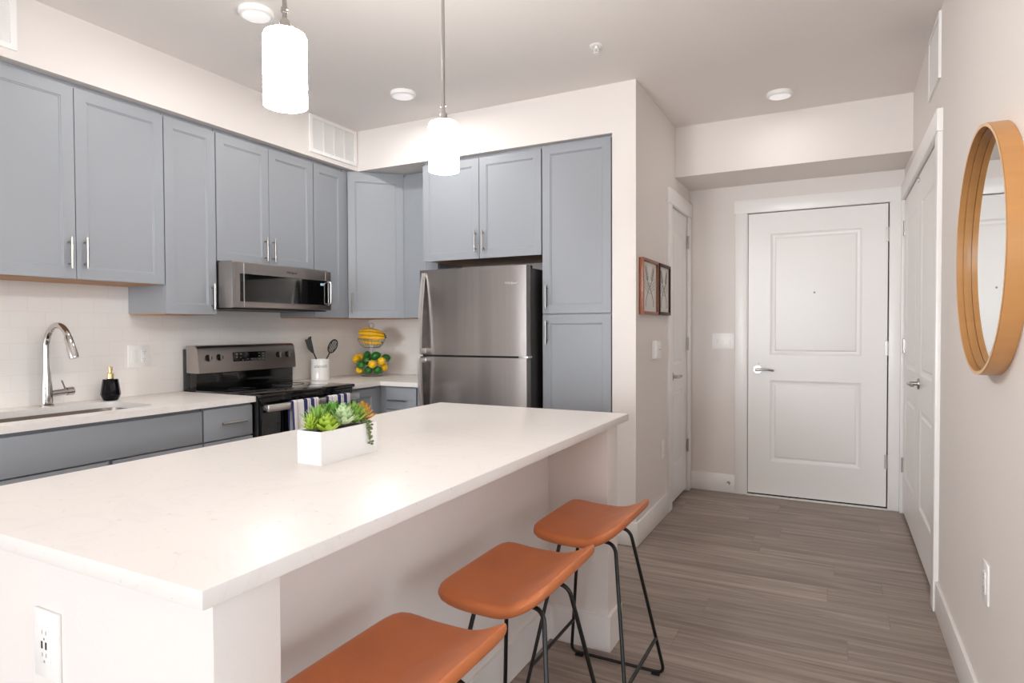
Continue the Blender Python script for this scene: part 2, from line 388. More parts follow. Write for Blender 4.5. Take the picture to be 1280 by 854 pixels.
# baseboards
BH, BT = .14, .014
def bb(name, boxes):
    m_ = MB()
    for b_ in boxes: m_.box(*b_, 0, BH, .003)
    return st(m_.build(name, 'trim_paint'))
bb('baseboard_right', [(XR - BT, XR, YW, 3.35)])
bb('baseboard_pier', [(-1.175, XP + BT, YK - BT, YK), (XP, XP + BT, YK, 4.345)])
bb('baseboard_entry', [(XP, -.69, YE - BT, YE)])
# ---------------------------------------------------------------- doors and casings
RINGS_DOOR = [(.008, -.004), (.018, -.007), (.030, -.007), (.040, -.002), (.052, -.001)]
def lever(parent, P, N, Dv, name='door_handle'):
    P, N, Dv = Vector(P), Vector(N), Vector(Dv)
    h = MB(); h.cyl(P, P + N * .008, .032, .030, n=28, bev=.002).cyl(P + N * .008, P + N * .05, .012, .011)
    q = P + N * .05
    pts = [q - Dv * .012, q + Dv * .01, q + Dv * .04 + Vector((0, 0, .004)), q + Dv * .075 + Vector((0, 0, .002)), q + Dv * .105 - Vector((0, 0, .004)) - N * .006, q + Dv * .115 - Vector((0, 0, .004)) - N * .012]
    h.tube(pts, .009, n=12, radii=[.010, .0115, .0095, .0085, .0075, .006])
    return h.build(name, 'nickel', parent)
def hinge(parent, P, axis_n, along, zc):
    """a small butt hinge: knuckle and a leaf beside it"""
    P = Vector((P[0], P[1], zc)); N = Vector(axis_n); A = Vector(along)
    h = MB().cyl(P + N * .006 - Vector((0, 0, .05)), P + N * .006 + Vector((0, 0, .05)), .006, n=12)
    c0 = P - Vector((0, 0, .048)); c1 = P + A * .016 + N * .004 + Vector((0, 0, .048))
    h.box(*(v for k in range(3) for v in (min(c0[k], c1[k]), max(c0[k], c1[k]))))
    return h.build('hinge', 'nickel', parent)

# entry door
d = MB().slab((-.596, YE + .045, .018), (1, 0, 0), (0, 0, 1), (0, -1, 0), .914, DH - .018, .045,
              [(.155, .757, .25, .865), (.155, .757, 1.055, 1.965)], RINGS_DOOR)
d1 = st(d.build('door_1', 'door_paint', sharp=20))
lever(d1, (-.528, YE, .962), (0, -1, 0), (1, 0, 0))
MB().cyl((-.142, YE + .001, 1.535), (-.142, YE - .004, 1.535), .007, .006, n=16).build('peephole', 'grey_plastic', d1)
MB().cyl((-.52, YE - .001, 1.005), (-.52, YE - .003, 1.005), .004, n=12).build('keyhole', 'grey_plastic', d1)
for z_ in (1.925, 1.13, .335): hinge(d1, (.322, YE), (0, -1, 0), (-1, 0, 0), z_)
c = MB().box(-.690, -.604, YE - .018, YE, 0, DH + .006, .002).box(.326, .394, YE - .018, YE, 0, DH + .006, .002).box(-.698, .400, YE - .022, YE, DH + .006, DH + .106, .002)
c.box(-.604, -.60, YE - .001, YE + .05, 0, DH + .006)
t1 = st(c.build('trim_1', 'trim_paint'))
MB().box(-.62, .34, YE + .05, YE + .149, -.02, DH + .05).build('door_stop', 'gap_dark', t1)  # added dark backing: keeps outside light out of the door gaps
MB().box(-.5999, -.5965, YE + .004, YE + .04, .01, DH).box(-.5999, .325, YE + .004, YE + .04, .0075, .0175).build('gap_shade_strip', 'gap_dark', t1)  # dark strips put in to draw the shade of the gap
MB().box(-.602, .325, YE - .03, YE + .05, 0, .007, .002).build('threshold', 'white_plastic', t1)

# closet door in the hall's left wall
RINGS_C = RINGS_DOOR
d = MB().slab((XP - .045, 4.445, .022), (0, 1, 0), (0, 0, 1), (1, 0, 0), .55, DH - .022, .040,
              [(.105, .445, .25, .80), (.105, .445, .99, 1.955)], RINGS_C)
d2 = st(d.build('door_2', 'door_paint', sharp=20))
lever(d2, (XP - .005, 4.515, .93), (1, 0, 0), (0, 1, 0))
for z_ in (1.945, 1.155, .36): hinge(d2, (XP + .002, 5.0), (1, 0, 0), (0, -1, 0), z_)
c = MB().box(XP, XP + .018, 4.345, 4.437, 0, DH + .004, .002).box(XP, XP + .018, 5.002, 5.088, 0, DH + .004, .002).box(XP, XP + .022, 4.338, 5.09, DH + .004, DH + .108, .002)
t2 = st(c.build('trim_2', 'trim_paint'))
MB().box(-1.175, -1.09, 4.43, 5.01, 0.001, DH + .04).build('door_stop', 'gap_dark', t2)  # added dark backing behind the leaf, blocks light and darkens the gap

# double closet doors in the right wall: the leaf beside the mirror, then the leaf at the corner
PA = [(.12, .655, .25, .80), (.12, .655, .99, 1.955)]
d = MB().slab((XR + .045, 3.452, .022), (0, 1, 0), (0, 0, 1), (-1, 0, 0), .786, DH - .022, .045, PA, RINGS_C)
d3 = st(d.build('door_3', 'door_paint', sharp=20))
lever(d3, (XR, 4.17, .962), (-1, 0, 0), (0, -1, 0))
for z_ in (1.97, 1.16, .345): hinge(d3, (XR, 3.452), (-1, 0, 0), (0, 1, 0), z_)
d = MB().slab((XR + .045, 4.242, .022), (0, 1, 0), (0, 0, 1), (-1, 0, 0), .786, DH - .022, .045, PA, RINGS_C)
d4 = st(d.build('door_4', 'door_paint', sharp=20))
for z_ in (1.95, 1.15, .335): hinge(d4, (XR, 5.028), (-1, 0, 0), (0, -1, 0), z_)
MB().box(XR - .008, XR, 4.222, 4.262, DH - .035, DH - .015, .002).build('catch', 'nickel', d4)
c = MB().box(XR - .020, XR, 3.352, 3.444, 0, DH + .006, .002).box(XR - .02, XR, 5.036, 5.088, 0, DH + .006, .002).box(XR - .024, XR, 3.344, 5.09, DH + .006, DH + .106, .002)
t3 = st(c.build('trim_3', 'trim_paint'))
MB().box(XR + .05, XR + .098, 3.43, 5.05, 0.001, DH + .04).build('door_stop', 'gap_dark', t3)  # same added light-blocking backing, behind both leaves

# ---------------------------------------------------------------- cabinets
RS = [(.002, -.0035), (.006, -.0035), (.0085, -.0065)]   # shaker step
def bar_pull(parent, P, N, A, L=.145, name='handle'):
    P, N, A = Vector(P), Vector(N), Vector(A)
    q = P + N * .028
    h = MB().cyl(q - A * L / 2, q + A * L / 2, .0058, n=14, bev=.001)
    for s_ in (-1, 1): h.cyl(P + A * s_ * (L / 2 - .022), q + A * s_ * (L / 2 - .022), .0045, n=10)
    return h.build(name, 'nickel', parent)
FR = .052
def shaker(parent, O, U, N, w, h, t=.02, name='door', fr=FR):
    return MB().slab(O, U, (0, 0, 1), N, w, h, t, [(fr, w - fr, fr, h - fr)], RS).build(name, 'cabinet_paint', parent, sharp=20)
DF = -3.165      # carcass face of the wall cabinets; doors are 20 mm in front
def wall_cab(y0, y1, z0, ndoor, label, handles, rail=True):
    t = thing('wall_cabinet', ((XW + DF) / 2, (y0 + y1) / 2, z0), label, 'cabinet', 'grey wall cabinets along the left wall')
    MB().box(XW + .009, DF, y0 + .001, y1 - .001, z0, ZS - .002).build('body', 'cabinet_paint', t)
    MB().box(XW + .012, DF - .004, y0 + .004, y1 - .004, z0 - .006, z0 + .0005).build('underside', 'maple', t)
    w = (y1 - y0) / ndoor
    for i in range(ndoor):
        dd = shaker(t, (DF, y0 + i * w + .0018, z0 - .004), (0, 1, 0), (1, 0, 0), w - .0036, 2.405 - z0 + .004)
        if handles[i]: bar_pull(dd, (DF + .02, *handles[i]), (1, 0, 0), (0, 0, 1))
    return t
wall_cab(1.242, 2.110, 1.524, 2, 'wide two-door grey wall cabinet above the sink and faucet', [(1.645, 1.638), (1.712, 1.642)])
wall_cab(2.112, 2.420, 1.371, 1, 'narrow tall one-door grey wall cabinet just left of the microwave', [(2.388, 1.468)])
wall_cab(2.424, 3.174, 1.680, 2, 'short two-door grey wall cabinet directly above the microwave', [(2.765, 1.775), (2.825, 1.775)])
c5 = wall_cab(3.177, 3.470, 1.366, 1, 'narrow one-door grey wall cabinet between the microwave and the angled corner cabinet', [None])
MB().box(DF - .02, DF + .006, 3.472, 3.522, 1.366, ZS - .002).build('filler_strip', 'cabinet_paint', c5)
# angled corner cabinet
t = thing('corner_wall_cabinet', (-3.15, 3.85, 1.366), 'angled one-door grey corner wall cabinet above the fruit basket', 'cabinet')
MB().prism([(XW + .009, 3.524), (DF, 3.524), (-2.873, 3.812), (-2.873, YB - .009), (XW + .009, YB - .009)], 1.366, ZS - .002).build('body', 'cabinet_paint', t)
MB().prism([(XW + .015, 3.53), (DF - .005, 3.53), (-2.88, 3.815), (-2.88, YB - .012), (XW + .015, YB - .012)], 1.360, 1.3665).build('underside', 'maple', t)
s2 = math.sqrt(.5)
dd = shaker(t, (DF + .004, 3.528, 1.362), (s2, s2, 0), (s2, -s2, 0), .400, 2.405 - 1.362)
hp = Vector((DF + .004, 3.528, 1.47)) + Vector((s2, s2, 0)) * .028 + Vector((s2, -s2, 0)) * .02
bar_pull(dd, hp, (s2, -s2, 0), (0, 0, 1))
# narrow cabinet on the back wall
t = thing('wall_cabinet', (-2.71, 3.97, 1.366), 'narrow grey wall cabinet on the back wall, partly behind the left edge of the refrigerator', 'cabinet')
MB().box(-2.868, -2.558, 3.82, YB - .009, 1.366, ZS - .002).build('body', 'cabinet_paint', t)
MB().slab((-2.866, 3.82, 1.362), (1, 0, 0), (0, 0, 1), (0, -1, 0), .306, 1.043, .02, [(.20, .254, .052, .991)], RS).build('door', 'cabinet_paint', t, sharp=20)
# cabinet above the refrigerator
t = thing('over_fridge_cabinet', (-2.1, 3.87, 1.745), 'two-door grey cabinet above the stainless refrigerator', 'cabinet')
MB().box(-2.552, -1.650, 3.625, YB - .009, 1.76, ZS - .002).build('body', 'cabinet_paint', t)
MB().box(-2.545, -1.655, 3.63, YB - .012, 1.752, 1.7605).build('underside', 'maple', t)
for x0, hx in ((-2.552, -2.125), (-2.100, -2.066)):
    dd = shaker(t, (x0 + .002, 3.625, 1.745), (1, 0, 0), (0, -1, 0), .447, 2.408 - 1.745)
    bar_pull(dd, (hx, 3.605, 1.86), (0, -1, 0), (0, 0, 1))
# pantry
t = thing('pantry_cabinet', (-1.415, 3.87, 0), 'tall grey pantry cabinet with two stacked doors right of the refrigerator', 'cabinet')
MB().box(-1.648, -1.183, 3.625, YB - .001, .0, ZS - .002).build('body', 'cabinet_paint', t)
MB().box(-1.186, -1.1805, 3.60, YB - .001, .0, ZS - .002).build('side_panel', 'cabinet_paint', t)
dd = shaker(t, (-1.642, 3.625, 1.374), (1, 0, 0), (0, -1, 0), .447, 2.416 - 1.374); bar_pull(dd, (-1.612, 3.605, 1.478), (0, -1, 0), (0, 0, 1))
dd = shaker(t, (-1.642, 3.625, .11), (1, 0, 0), (0, -1, 0), .447, 1.364 - .11); bar_pull(dd, (-1.612, 3.605, 1.255), (0, -1, 0), (0, 0, 1))

# base cabinets, left run
BF = -2.870
def base_body(t, y0, y1):
    MB().box(XW + .001, BF, y0 + .001, y1 - .001, .10, .884 if False else .66).box(BF - .02, BF, y0 + .001, y1 - .001, .66, .884).box(XW + .001, BF - .0, y0 + .001, y0 + .019, .66, .884).box(XW + .001, BF, y1 - .019, y1 - .001, .66, .884).box(XW + .001, BF - .06, y0, y1, 0, .10).build('body', 'cabinet_paint', t)
t = thing('sink_base_cabinet', (-3.17, 1.64, 0), 'grey base cabinet under the sink with one wide false drawer front', 'cabinet')
base_body(t, 1.186, 2.102)
MB().box(BF, BF + .02, 1.19, 2.098, .707, .866, .0015).build('drawer_front', 'cabinet_paint', t)
for y0 in (1.19, 1.655):
    dd = shaker(t, (BF, y0, .115), (0, 1, 0), (1, 0, 0), .443, .70 - .115)
    bar_pull(dd, (BF + .02, 1.62 if y0 < 1.5 else 1.67 + .02, .60), (1, 0, 0), (0, 0, 1))
t = thing('drawer_base_cabinet', (-3.17, 2.255, 0), 'narrow grey base cabinet with a drawer beside the left side of the range', 'cabinet')
base_body(t, 2.104, 2.412)
f = MB().box(BF, BF + .02, 2.108, 2.406, .707, .870, .0015).build('drawer', 'cabinet_paint', t); bar_pull(f, (BF + .02, 2.275, .79), (1, 0, 0), (0, 1, 0), .155)
dd = shaker(t, (BF, 2.108, .115), (0, 1, 0), (1, 0, 0), .298, .70 - .115); bar_pull(dd, (BF + .02, 2.37, .60), (1, 0, 0), (0, 0, 1))
t = thing('corner_base_cabinet', (-3.17, 3.65, 0), 'grey corner base cabinet with a framed door just right of the range', 'cabinet')
MB().box(XW + .001, BF, 3.182, YB - .001, .10, .884).box(XW + .001, BF - .06, 3.182, YB - .001, 0, .1).build('body', 'cabinet_paint', t)
shaker(t, (BF, 3.19, .115), (0, 1, 0), (1, 0, 0), .268, .868 - .115)
MB().box(BF, BF + .004, 3.46, 3.52, .1, .884).build('filler_strip', 'cabinet_paint', t)
t = thing('drawer_base_cabinet', (-2.68, 3.83, 0), 'small grey base cabinet with drawers left of the refrigerator', 'cabinet')
MB().box(BF + .001, -2.532, 3.52, YB - .001, .10, .884).box(BF + .001, -2.532, 3.58, YB - .001, 0, .1).box(-2.530, -2.516, 3.50, YB - .001, 0, .884).build('body', 'cabinet_paint', t)
f = MB().box(-2.800, -2.545, 3.50, 3.52, .722, .874, .0015).build('drawer', 'cabinet_paint', t); bar_pull(f, (-2.69, 3.50, .785), (0, -1, 0), (1, 0, 0), .155)
f = MB().box(-2.800, -2.545, 3.50, 3.52, .42, .716, .0015).build('drawer', 'cabinet_paint', t); bar_pull(f, (-2.69, 3.50, .63), (0, -1, 0), (1, 0, 0), .155)
f = MB().box(-2.800, -2.545, 3.50, 3.52, .115, .414, .0015).build('drawer', 'cabinet_paint', t); bar_pull(f, (-2.69, 3.50, .33), (0, -1, 0), (1, 0, 0), .155)

# countertops
def slab_with_hole(outer, inner, z0, z1, bev=.002):
    t = bmesh.new()
    loops = []
    for poly in (outer, inner):
        vs = [t.verts.new((x, y, z1)) for x, y in poly]
        loops.append([t.edges.new((vs[i], vs[(i + 1) % len(vs)])) for i in range(len(vs))])
    bmesh.ops.triangle_fill(t, use_beauty=True, use_dissolve=False, edges=loops[0] + loops[1])
    ext = bmesh.ops.extrude_face_region(t, geom=t.faces[:])
    bmesh.ops.translate(t, vec=(0, 0, z0 - z1), verts=[g for g in ext['geom'] if isinstance(g, bmesh.types.BMVert)])
    m_ = MB(); m_.join(t); return m_
SKX0, SKX1, SKY0, SKY1 = -3.32, -2.945, 1.22, 1.93
def rrect(x0, x1, y0, y1, r, n=6):
    out = []
    for cx, cy, a0 in ((x1 - r, y1 - r, 0), (x0 + r, y1 - r, 90), (x0 + r, y0 + r, 180), (x1 - r, y0 + r, 270)):
        for k in range(n + 1):
            a = math.radians(a0 + 90 * k / n); out.append((cx + r * math.cos(a), cy + r * math.sin(a)))
    return out
m_ = slab_with_hole([(XW + .009, 1.15), (-2.832, 1.15), (-2.832, 2.416), (XW + .009, 2.416)], rrect(SKX0, SKX1, SKY0, SKY1, .07), .884, .914)
tag(m_.build('countertop', 'quartz', sharp=30), 'white quartz countertop around the sink, left of the range', 'countertop')
m_ = MB().prism([(XW + .009, 3.178), (-2.832, 3.178), (-2.832, 3.478), (-2.512, 3.478), (-2.512, YB - .009), (XW + .009, YB - .009)], .884, .914, bev=.002)
tag(m_.build('countertop', 'quartz'), 'white L-shaped quartz countertop in the corner under the fruit basket', 'countertop')
# sink
t = thing('kitchen_sink', ((SKX0 + SKX1) / 2, (SKY0 + SKY1) / 2, .70), 'undermount stainless steel sink set in the countertop below the faucet', 'sink')
top = rrect(SKX0 - .004, SKX1 + .004, SKY0 - .004, SKY1 + .004, .074); bot = rrect(SKX0 + .02, SKX1 - .02, SKY0 + .02, SKY1 - .02, .06)
m_ = MB(); A = [m_.bm.verts.new((x, y, .8835)) for x, y in top]; B = [m_.bm.verts.new((x, y, .705)) for x, y in bot]; n_ = len(A)
for i in range(n_): m_.bm.faces.new((A[i], A[(i + 1) % n_], B[(i + 1) % n_], B[i]))
m_.bm.faces.new(B)
m_.build('basin', 'sink_steel', t)
MB().lathe(((SKX0 + SKX1) / 2, 1.58, .706), [(.045, 0), (.045, .003), (.035, .003), (.03, -.0)], cap=True).build('drain', 'chrome', t)

# faucet
FX, FY = -3.385, 1.660
t = thing('kitchen_faucet', (FX, FY, .914), 'tall chrome gooseneck faucet with pull-down head behind the sink', 'faucet')
m_ = MB().lathe((FX, FY, .914), [(.030, 0), (.030, .006), (.025, .012), (.024, .05), (.023, .09), (.019, .14), (.0155, .19), (.0145, .25)])
m_.build('base', 'chrome', t)
arc = [(FX, FY, 1.15)] + [(FX + .088 - .088 * math.cos(a), FY + .015 * a / PI, 1.205 + .100 * math.sin(a)) for a in [PI * k / 16 for k in range(0, 14)]]
MB().tube(arc, .0145, n=18).build('spout', 'chrome', t)
e1 = Vector(arc[-1]); dr = (Vector(arc[-1]) - Vector(arc[-2])).normalized()
dr = Vector((.36, .06, -1)).normalized()
MB().tube([e1 - dr * .005, e1 + dr * .012, e1 + dr * .016, e1 + dr * .10, e1 + dr * .118], .017, n=18, radii=[.0145, .0155, .018, .0215, .020]).build('spray_head', 'chrome', t)
hd = MB().cyl((FX, FY, .972), (FX, FY + .085, .978), .0165, n=20).cyl((FX, FY + .085, .978), (FX, FY + .118, .980), .0205, n=20, bev=.002)
hd.cyl((FX, FY + .082, .99), (FX, FY + .066, 1.035), .0045, .0035, n=10)
hd.build('handle', 'chrome', t)

# soap dispenser
SX, SY = -3.36, 1.945
t = thing('soap_dispenser', (SX, SY, .914), 'small faceted black soap dispenser with gold pump on the counter right of the faucet', 'soap dispenser')
MB().lathe((SX, SY, .914), [(.030, 0), (.034, .003), (.046, .032), (.045, .045), (.036, .108), (.034, .112)], n=12).build('bottle', 'navy_glass', t, sharp=15)
m_ = MB().lathe((SX, SY, 1.026), [(.014, 0), (.016, .002), (.016, .028), (.012, .03), (.008, .034), (.008, .05), (.011, .052), (.011, .062), (.008, .064)], n=20)
m_.tube([(SX, SY, 1.083), (SX + .03, SY - .012, 1.083), (SX + .038, SY - .015, 1.076)], .0055)
m_.build('pump', 'gold', t)

# ---------------------------------------------------------------- range
RY0, RY1 = 2.425, 3.170
t = thing('kitchen_range', (-3.13, (RY0 + RY1) / 2, 0), 'black and stainless electric range below the microwave', 'range')
MB().box(-3.46, -2.83, RY0, RY1, .02, .902, .003).box(-3.40, -2.88, RY0 + .02, RY1 - .02, 0, .03).build('body', 'black_matte', t)
MB().box(-3.345, -2.795, RY0 - .004, RY1 + .004, .903, .924, .005).build('cooktop', 'black_glass', t)
MB().box(-2.83, -2.808, RY0 + .004, RY1 - .004, .866, .902, .003).build('front_strip', 'black_gloss', t)
od = MB().box(-2.83, -2.80, RY0 + .004, RY1 - .004, .26, .858, .004).build('oven_door', 'black_glass', t)
hb = MB().box(-2.768, -2.748, RY0 + .004, RY1 - .004, .828, .868, .004)
for y_ in (RY0 + .03, RY1 - .03): hb.box(-2.801, -2.76, y_ - .014, y_ + .014, .832, .864, .003)
hb.build('handle', 'steel_handle', od)
MB().box(-2.83, -2.80, RY0 + .004, RY1 - .004, .05, .25, .004).build('drawer', 'black_gloss', t)
MB().box(-3.46, -3.345, RY0 + .003, RY1 - .003, .90, 1.03, .003).box(-3.46, -3.40, RY0 + .001, RY1 - .001, .9, 1.165, .003).build('riser', 'black_gloss', t)
prof = [(-3.43, 1.022), (-3.316, 1.022), (-3.322, 1.10), (-3.332, 1.168), (-3.340, 1.180), (-3.352, 1.186), (-3.43, 1.186)]
bgd = MB().prism([(x_, z_) for x_, z_ in prof], RY0, RY1, axis='Y', bev=.002)
bg_o = bgd.build('control_panel', 'steel_flat', t)
for y_ in (2.492, 2.568, 3.022, 3.100):
    kb = MB().cyl((-3.335, y_, 1.113), (-3.308, y_, 1.112), .0205, .019, n=24, bev=.002).build('knob', 'black_gloss', bg_o)
    MB().box(-3.309, -3.297, y_ - .0045, y_ + .0045, 1.094, 1.131, .002).build('grip', 'steel_flat', kb)
dp = MB().box(-3.335, -3.3185, 2.665, 2.915, 1.082, 1.140, .002).build('display', 'black_glass', bg_o)
for yy, zz, ww in ((2.69, 1.128, .012), (2.72, 1.128, .014), (2.72, 1.108, .012), (2.69, 1.108, .01), (2.735, 1.09, .012), (2.775, 1.095, .01), (2.805, 1.095, .01), (2.86, 1.128, .012), (2.89, 1.128, .012), (2.86, 1.11, .01), (2.89, 1.11, .01), (2.862, 1.093, .01), (2.89, 1.093, .01)):
    MB().box(-3.3186, -3.3178, yy - ww / 2, yy + ww / 2, zz - .0018, zz + .0018).build('button_mark', 'grey_plastic', dp)
for cx_, cy_, r_ in ((-2.95, 2.62, .10), (-2.95, 2.98, .075), (-3.19, 2.62, .075), (-3.19, 2.98, .10)):
    MB().tube([(cx_ + r_ * math.cos(a), cy_ + r_ * math.sin(a), .9241) for a in [2 * PI * k / 48 for k in range(48)]], .0006, n=4, closed=True).build('burner_ring', 'burner_grey', t)

# towels over the oven handle
def towel(y0, y1, zf, zb, label):
    m_ = MB(); bm = m_.bm; nY, pts = 26, []
    for s_ in range(0, 13): pts.append((-2.7455 + .002, .866 - (.866 - zf) * (1 - s_ / 12)))
    pts += [(-2.7445, .870), (-2.750, .8735), (-2.758, .8745), (-2.766, .8735), (-2.7725, .869)]
    for s_ in range(0, 9): pts.append((-2.7735, .864 - (.864 - zb) * s_ / 8))
    L = len(pts); grid = []
    for i in range(nY + 1):
        v = i / nY; y = y0 + (y1 - y0) * v; row = []
        for j, (x, z) in enumerate(pts):
            drop = max(0, .86 - z); front = j < 13
            wv = .010 * math.sin(v * 9 + .6) * min(1, drop * 7) if front else .003 * math.sin(v * 7) * min(1, drop * 8)
            row.append(bm.verts.new((x + (abs(wv) if front else -abs(wv)), y - .01 * (v - .5) * drop * 4, z)))
        grid.append(row)
    for i in range(nY):
        for j in range(L - 1): bm.faces.new((grid[i][j], grid[i + 1][j], grid[i + 1][j + 1], grid[i][j + 1]))
    o = tag(m_.build('tea_towel', 'towel_cloth', sharp=80), label, 'towel', 'tea towels on the oven handle')
    sm = o.modifiers.new('thickness', 'SOLIDIFY'); sm.thickness = .002; sm.offset = 0
towel(2.588, 2.798, .56, .62, 'navy and white striped tea towel on the left half of the oven handle')
towel(2.872, 3.072, .60, .64, 'navy and white striped tea towel on the right half of the oven handle')

# ---------------------------------------------------------------- microwave
MX = -2.995
t = thing('microwave', (-3.2, 2.8, 1.405), 'low-profile stainless microwave mounted between the wall cabinets over the range', 'microwave')
MB().box(XW + .01, MX - .03, RY0 + .003, RY1 + .004, 1.405, 1.672, .003).build('body', 'steel_flat', t)
MB().box(XW + .02, MX - .035, RY0 + .01, RY1 - .006, 1.398, 1.406).build('base_plate', 'black_matte', t)
md = MB().slab((MX - .03, RY0 + .003, 1.408), (0, 1, 0), (0, 0, 1), (1, 0, 0), RY1 - RY0 + .001, .252, .03, [(.026, .722, .030, .192)], [(.0015, -.003)])
mdo = md.build('door', 'steel_flat', t, sharp=20)
MB().box(MX - .0029, MX - .001, RY0 + .032, RY0 + .724, 1.4405, 1.598).build('window', 'black_glass', mdo)
MB().box(MX - .002, MX + .0012, RY0 + .056, RY0 + .060, 1.408, 1.659).build('seam', 'steel_handle', mdo)
MB().box(MX - .002, MX + .0012, RY0 + .700, RY0 + .703, 1.60, 1.659).build('seam', 'steel_handle', mdo)
hm = MB().tube([(MX, RY0 + .722, 1.446), (MX + .022, RY0 + .722, 1.45), (MX + .026, RY0 + .722, 1.46), (MX + .026, RY0 + .722, 1.575), (MX + .022, RY0 + .722, 1.587), (MX, RY0 + .722, 1.591)], .006)
hm.build('handle', 'steel_handle', mdo)
text_part('clock', '8:07', .021, frame_mat((MX - .0006, 3.098, 1.573), (0, 1, 0), (0, 0, 1)), 'clock_digits', mdo, ext=.0003)
text_part('badge', 'Whirlpool', .020, frame_mat((MX + .0004, 2.835, 1.629), (0, 1, 0), (0, 0, 1)), 'black_matte', mdo, shear=.25)
MB().box(MX - .18, MX - .176, RY0 + .0015, RY0 + .0032, 1.44, 1.56).build('side_vent', 'black_matte', t)

# ---------------------------------------------------------------- refrigerator
FX0, FX1, FYF = -2.462, -1.672, 3.424
t = thing('refrigerator', (-2.067, 3.76, 0), 'stainless steel top-freezer refrigerator between the counter and the pantry', 'refrigerator')
MB().box(FX0 + .004, FX1 - .004, FYF + .075, 4.09, .03, 1.655, .004).box(FX0 + .05, FX1 - .05, FYF + .1, 4.05, 0, .04).build('body', 'fridge_side', t)
def fdoor(z0, z1, name):
    m_ = MB(); poly = []
    n_ = 16
    for i in range(n_ + 1):
        u = i / n_; x = FX0 + .002 + (FX1 - FX0 - .004) * u
        poly.append((x, FYF + .012 - .012 * math.sin(PI * u) ** .6))
    poly += [(FX1, FYF + .018), (FX1, FYF + .068), (FX0, FYF + .068), (FX0, FYF + .018)]
    m_.prism(poly, z0, z1)
    return m_.build(name, 'steel', t, sharp=30)
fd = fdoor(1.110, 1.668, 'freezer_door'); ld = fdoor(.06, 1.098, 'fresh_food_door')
MB().box(FX0 + .01, FX1 - .01, FYF + .03, FYF + .074, .055, 1.66).build('gasket', 'gap_dark', t)
def fhandle(z_far, z_near, parent):
    hx = FX0 + .040
    n_ = 14; m_ = MB(); bm = m_.bm; rings = []
    for i in range(n_ + 1):
        u = i / n_; z = z_far + (z_near - z_far) * u
        off = .010 + .050 * math.sin(u * PI / 2) ** .9
        w_ = .012 + .002 * u
        y = FYF + .006 - off
        rings.append([bm.verts.new(p) for p in ((hx - w_, y - .002, z), (hx - w_ * .6, y - .010, z), (hx + w_ * .6, y - .010, z), (hx + w_, y - .002, z), (hx + w_, y + .010, z), (hx - w_, y + .010, z))])
    for a, b_ in zip(rings, rings[1:]):
        for k in range(6): bm.faces.new((a[k], a[(k + 1) % 6], b_[(k + 1) % 6], b_[k]))
    bm.faces.new(rings[0]); bm.faces.new(rings[-1][::-1])
    zz = z_near + (.018 if z_far > z_near else -.018)
    m_.box(hx - .012, hx + .012, FYF - .05, FYF + .012, zz - .016, zz + .016, .002)
    m_.box(hx - .012, hx + .012, FYF - .008, FYF + .012, z_far - .012, z_far + .012, .002)
    return m_.build('handle', 'steel_handle', parent, sharp=35)
fhandle(1.635, 1.118, fd); fhandle(.56, 1.092, ld)
MB().box(FX1 - .09, FX1 - .01, FYF + .02, FYF + .12, 1.655, 1.672, .003).build('hinge_cover', 'black_matte', t)
MB().box(FX1 - .06, FX1 + .002, FYF + .02, FYF + .085, 1.098, 1.110, .002).build('hinge', 'steel_handle', t)
text_part('badge', 'Whirlpool', .022, frame_mat((-1.775, FYF + .0035, 1.560), (1, 0, .0), (0, 0, 1)), 'steel_handle', fd, shear=.25, ext=.002)

# ---------------------------------------------------------------- island
IX0, IX1, IY0, IY1 = -1.755, -.789, .577, 2.618
tag(MB().box(IX0, IX1, IY0, IY1, .884, .914, .003).build('island_countertop', 'quartz'), 'large white quartz slab topping the kitchen island', 'countertop')
t = thing('kitchen_island', (-1.27, 1.55, 0), 'greige-walled kitchen island with an open knee recess behind the stools', 'island')
MB().box(IX0 + .03, -.802, .603, .728, 0, .8835, .002).build('end_wall', 'wall_paint', t)
MB().box(IX0 + .05, -1.055, .728, 2.49, 0, .8835).build('back_panel', 'wall_paint', t)
MB().box(-1.06, -.798, 2.366, 2.49, 0, .8835, .002).build('end_post', 'wall_paint', t)
bbm = MB().prism([(IX0 + .030, .603), (IX0 + .030, .589), (-.788, .589), (-.788, .742), (-1.041, .742), (-1.041, 2.352), (-.784, 2.352), (-.784, 2.504), (-1.2, 2.504), (-1.2, 2.490), (-.798, 2.490), (-.798, 2.366), (-1.055, 2.366), (-1.055, .728), (-.802, .728), (-.802, .603)], 0, BH)
bbm.build('baseboard', 'trim_paint', t)
for i in range(3):
    y0 = .74 + i * .58
    dd = MB().slab((IX0 + .05, y0 + .577, .115), (0, -1, 0), (0, 0, 1), (-1, 0, 0), .574, .755, .02, [(.052, .522, .052, .703)], RS).build('door', 'cabinet_paint', t, sharp=20)
    bar_pull(dd, (IX0 + .03, y0 + .05, .78), (-1, 0, 0), (0, 0, 1))

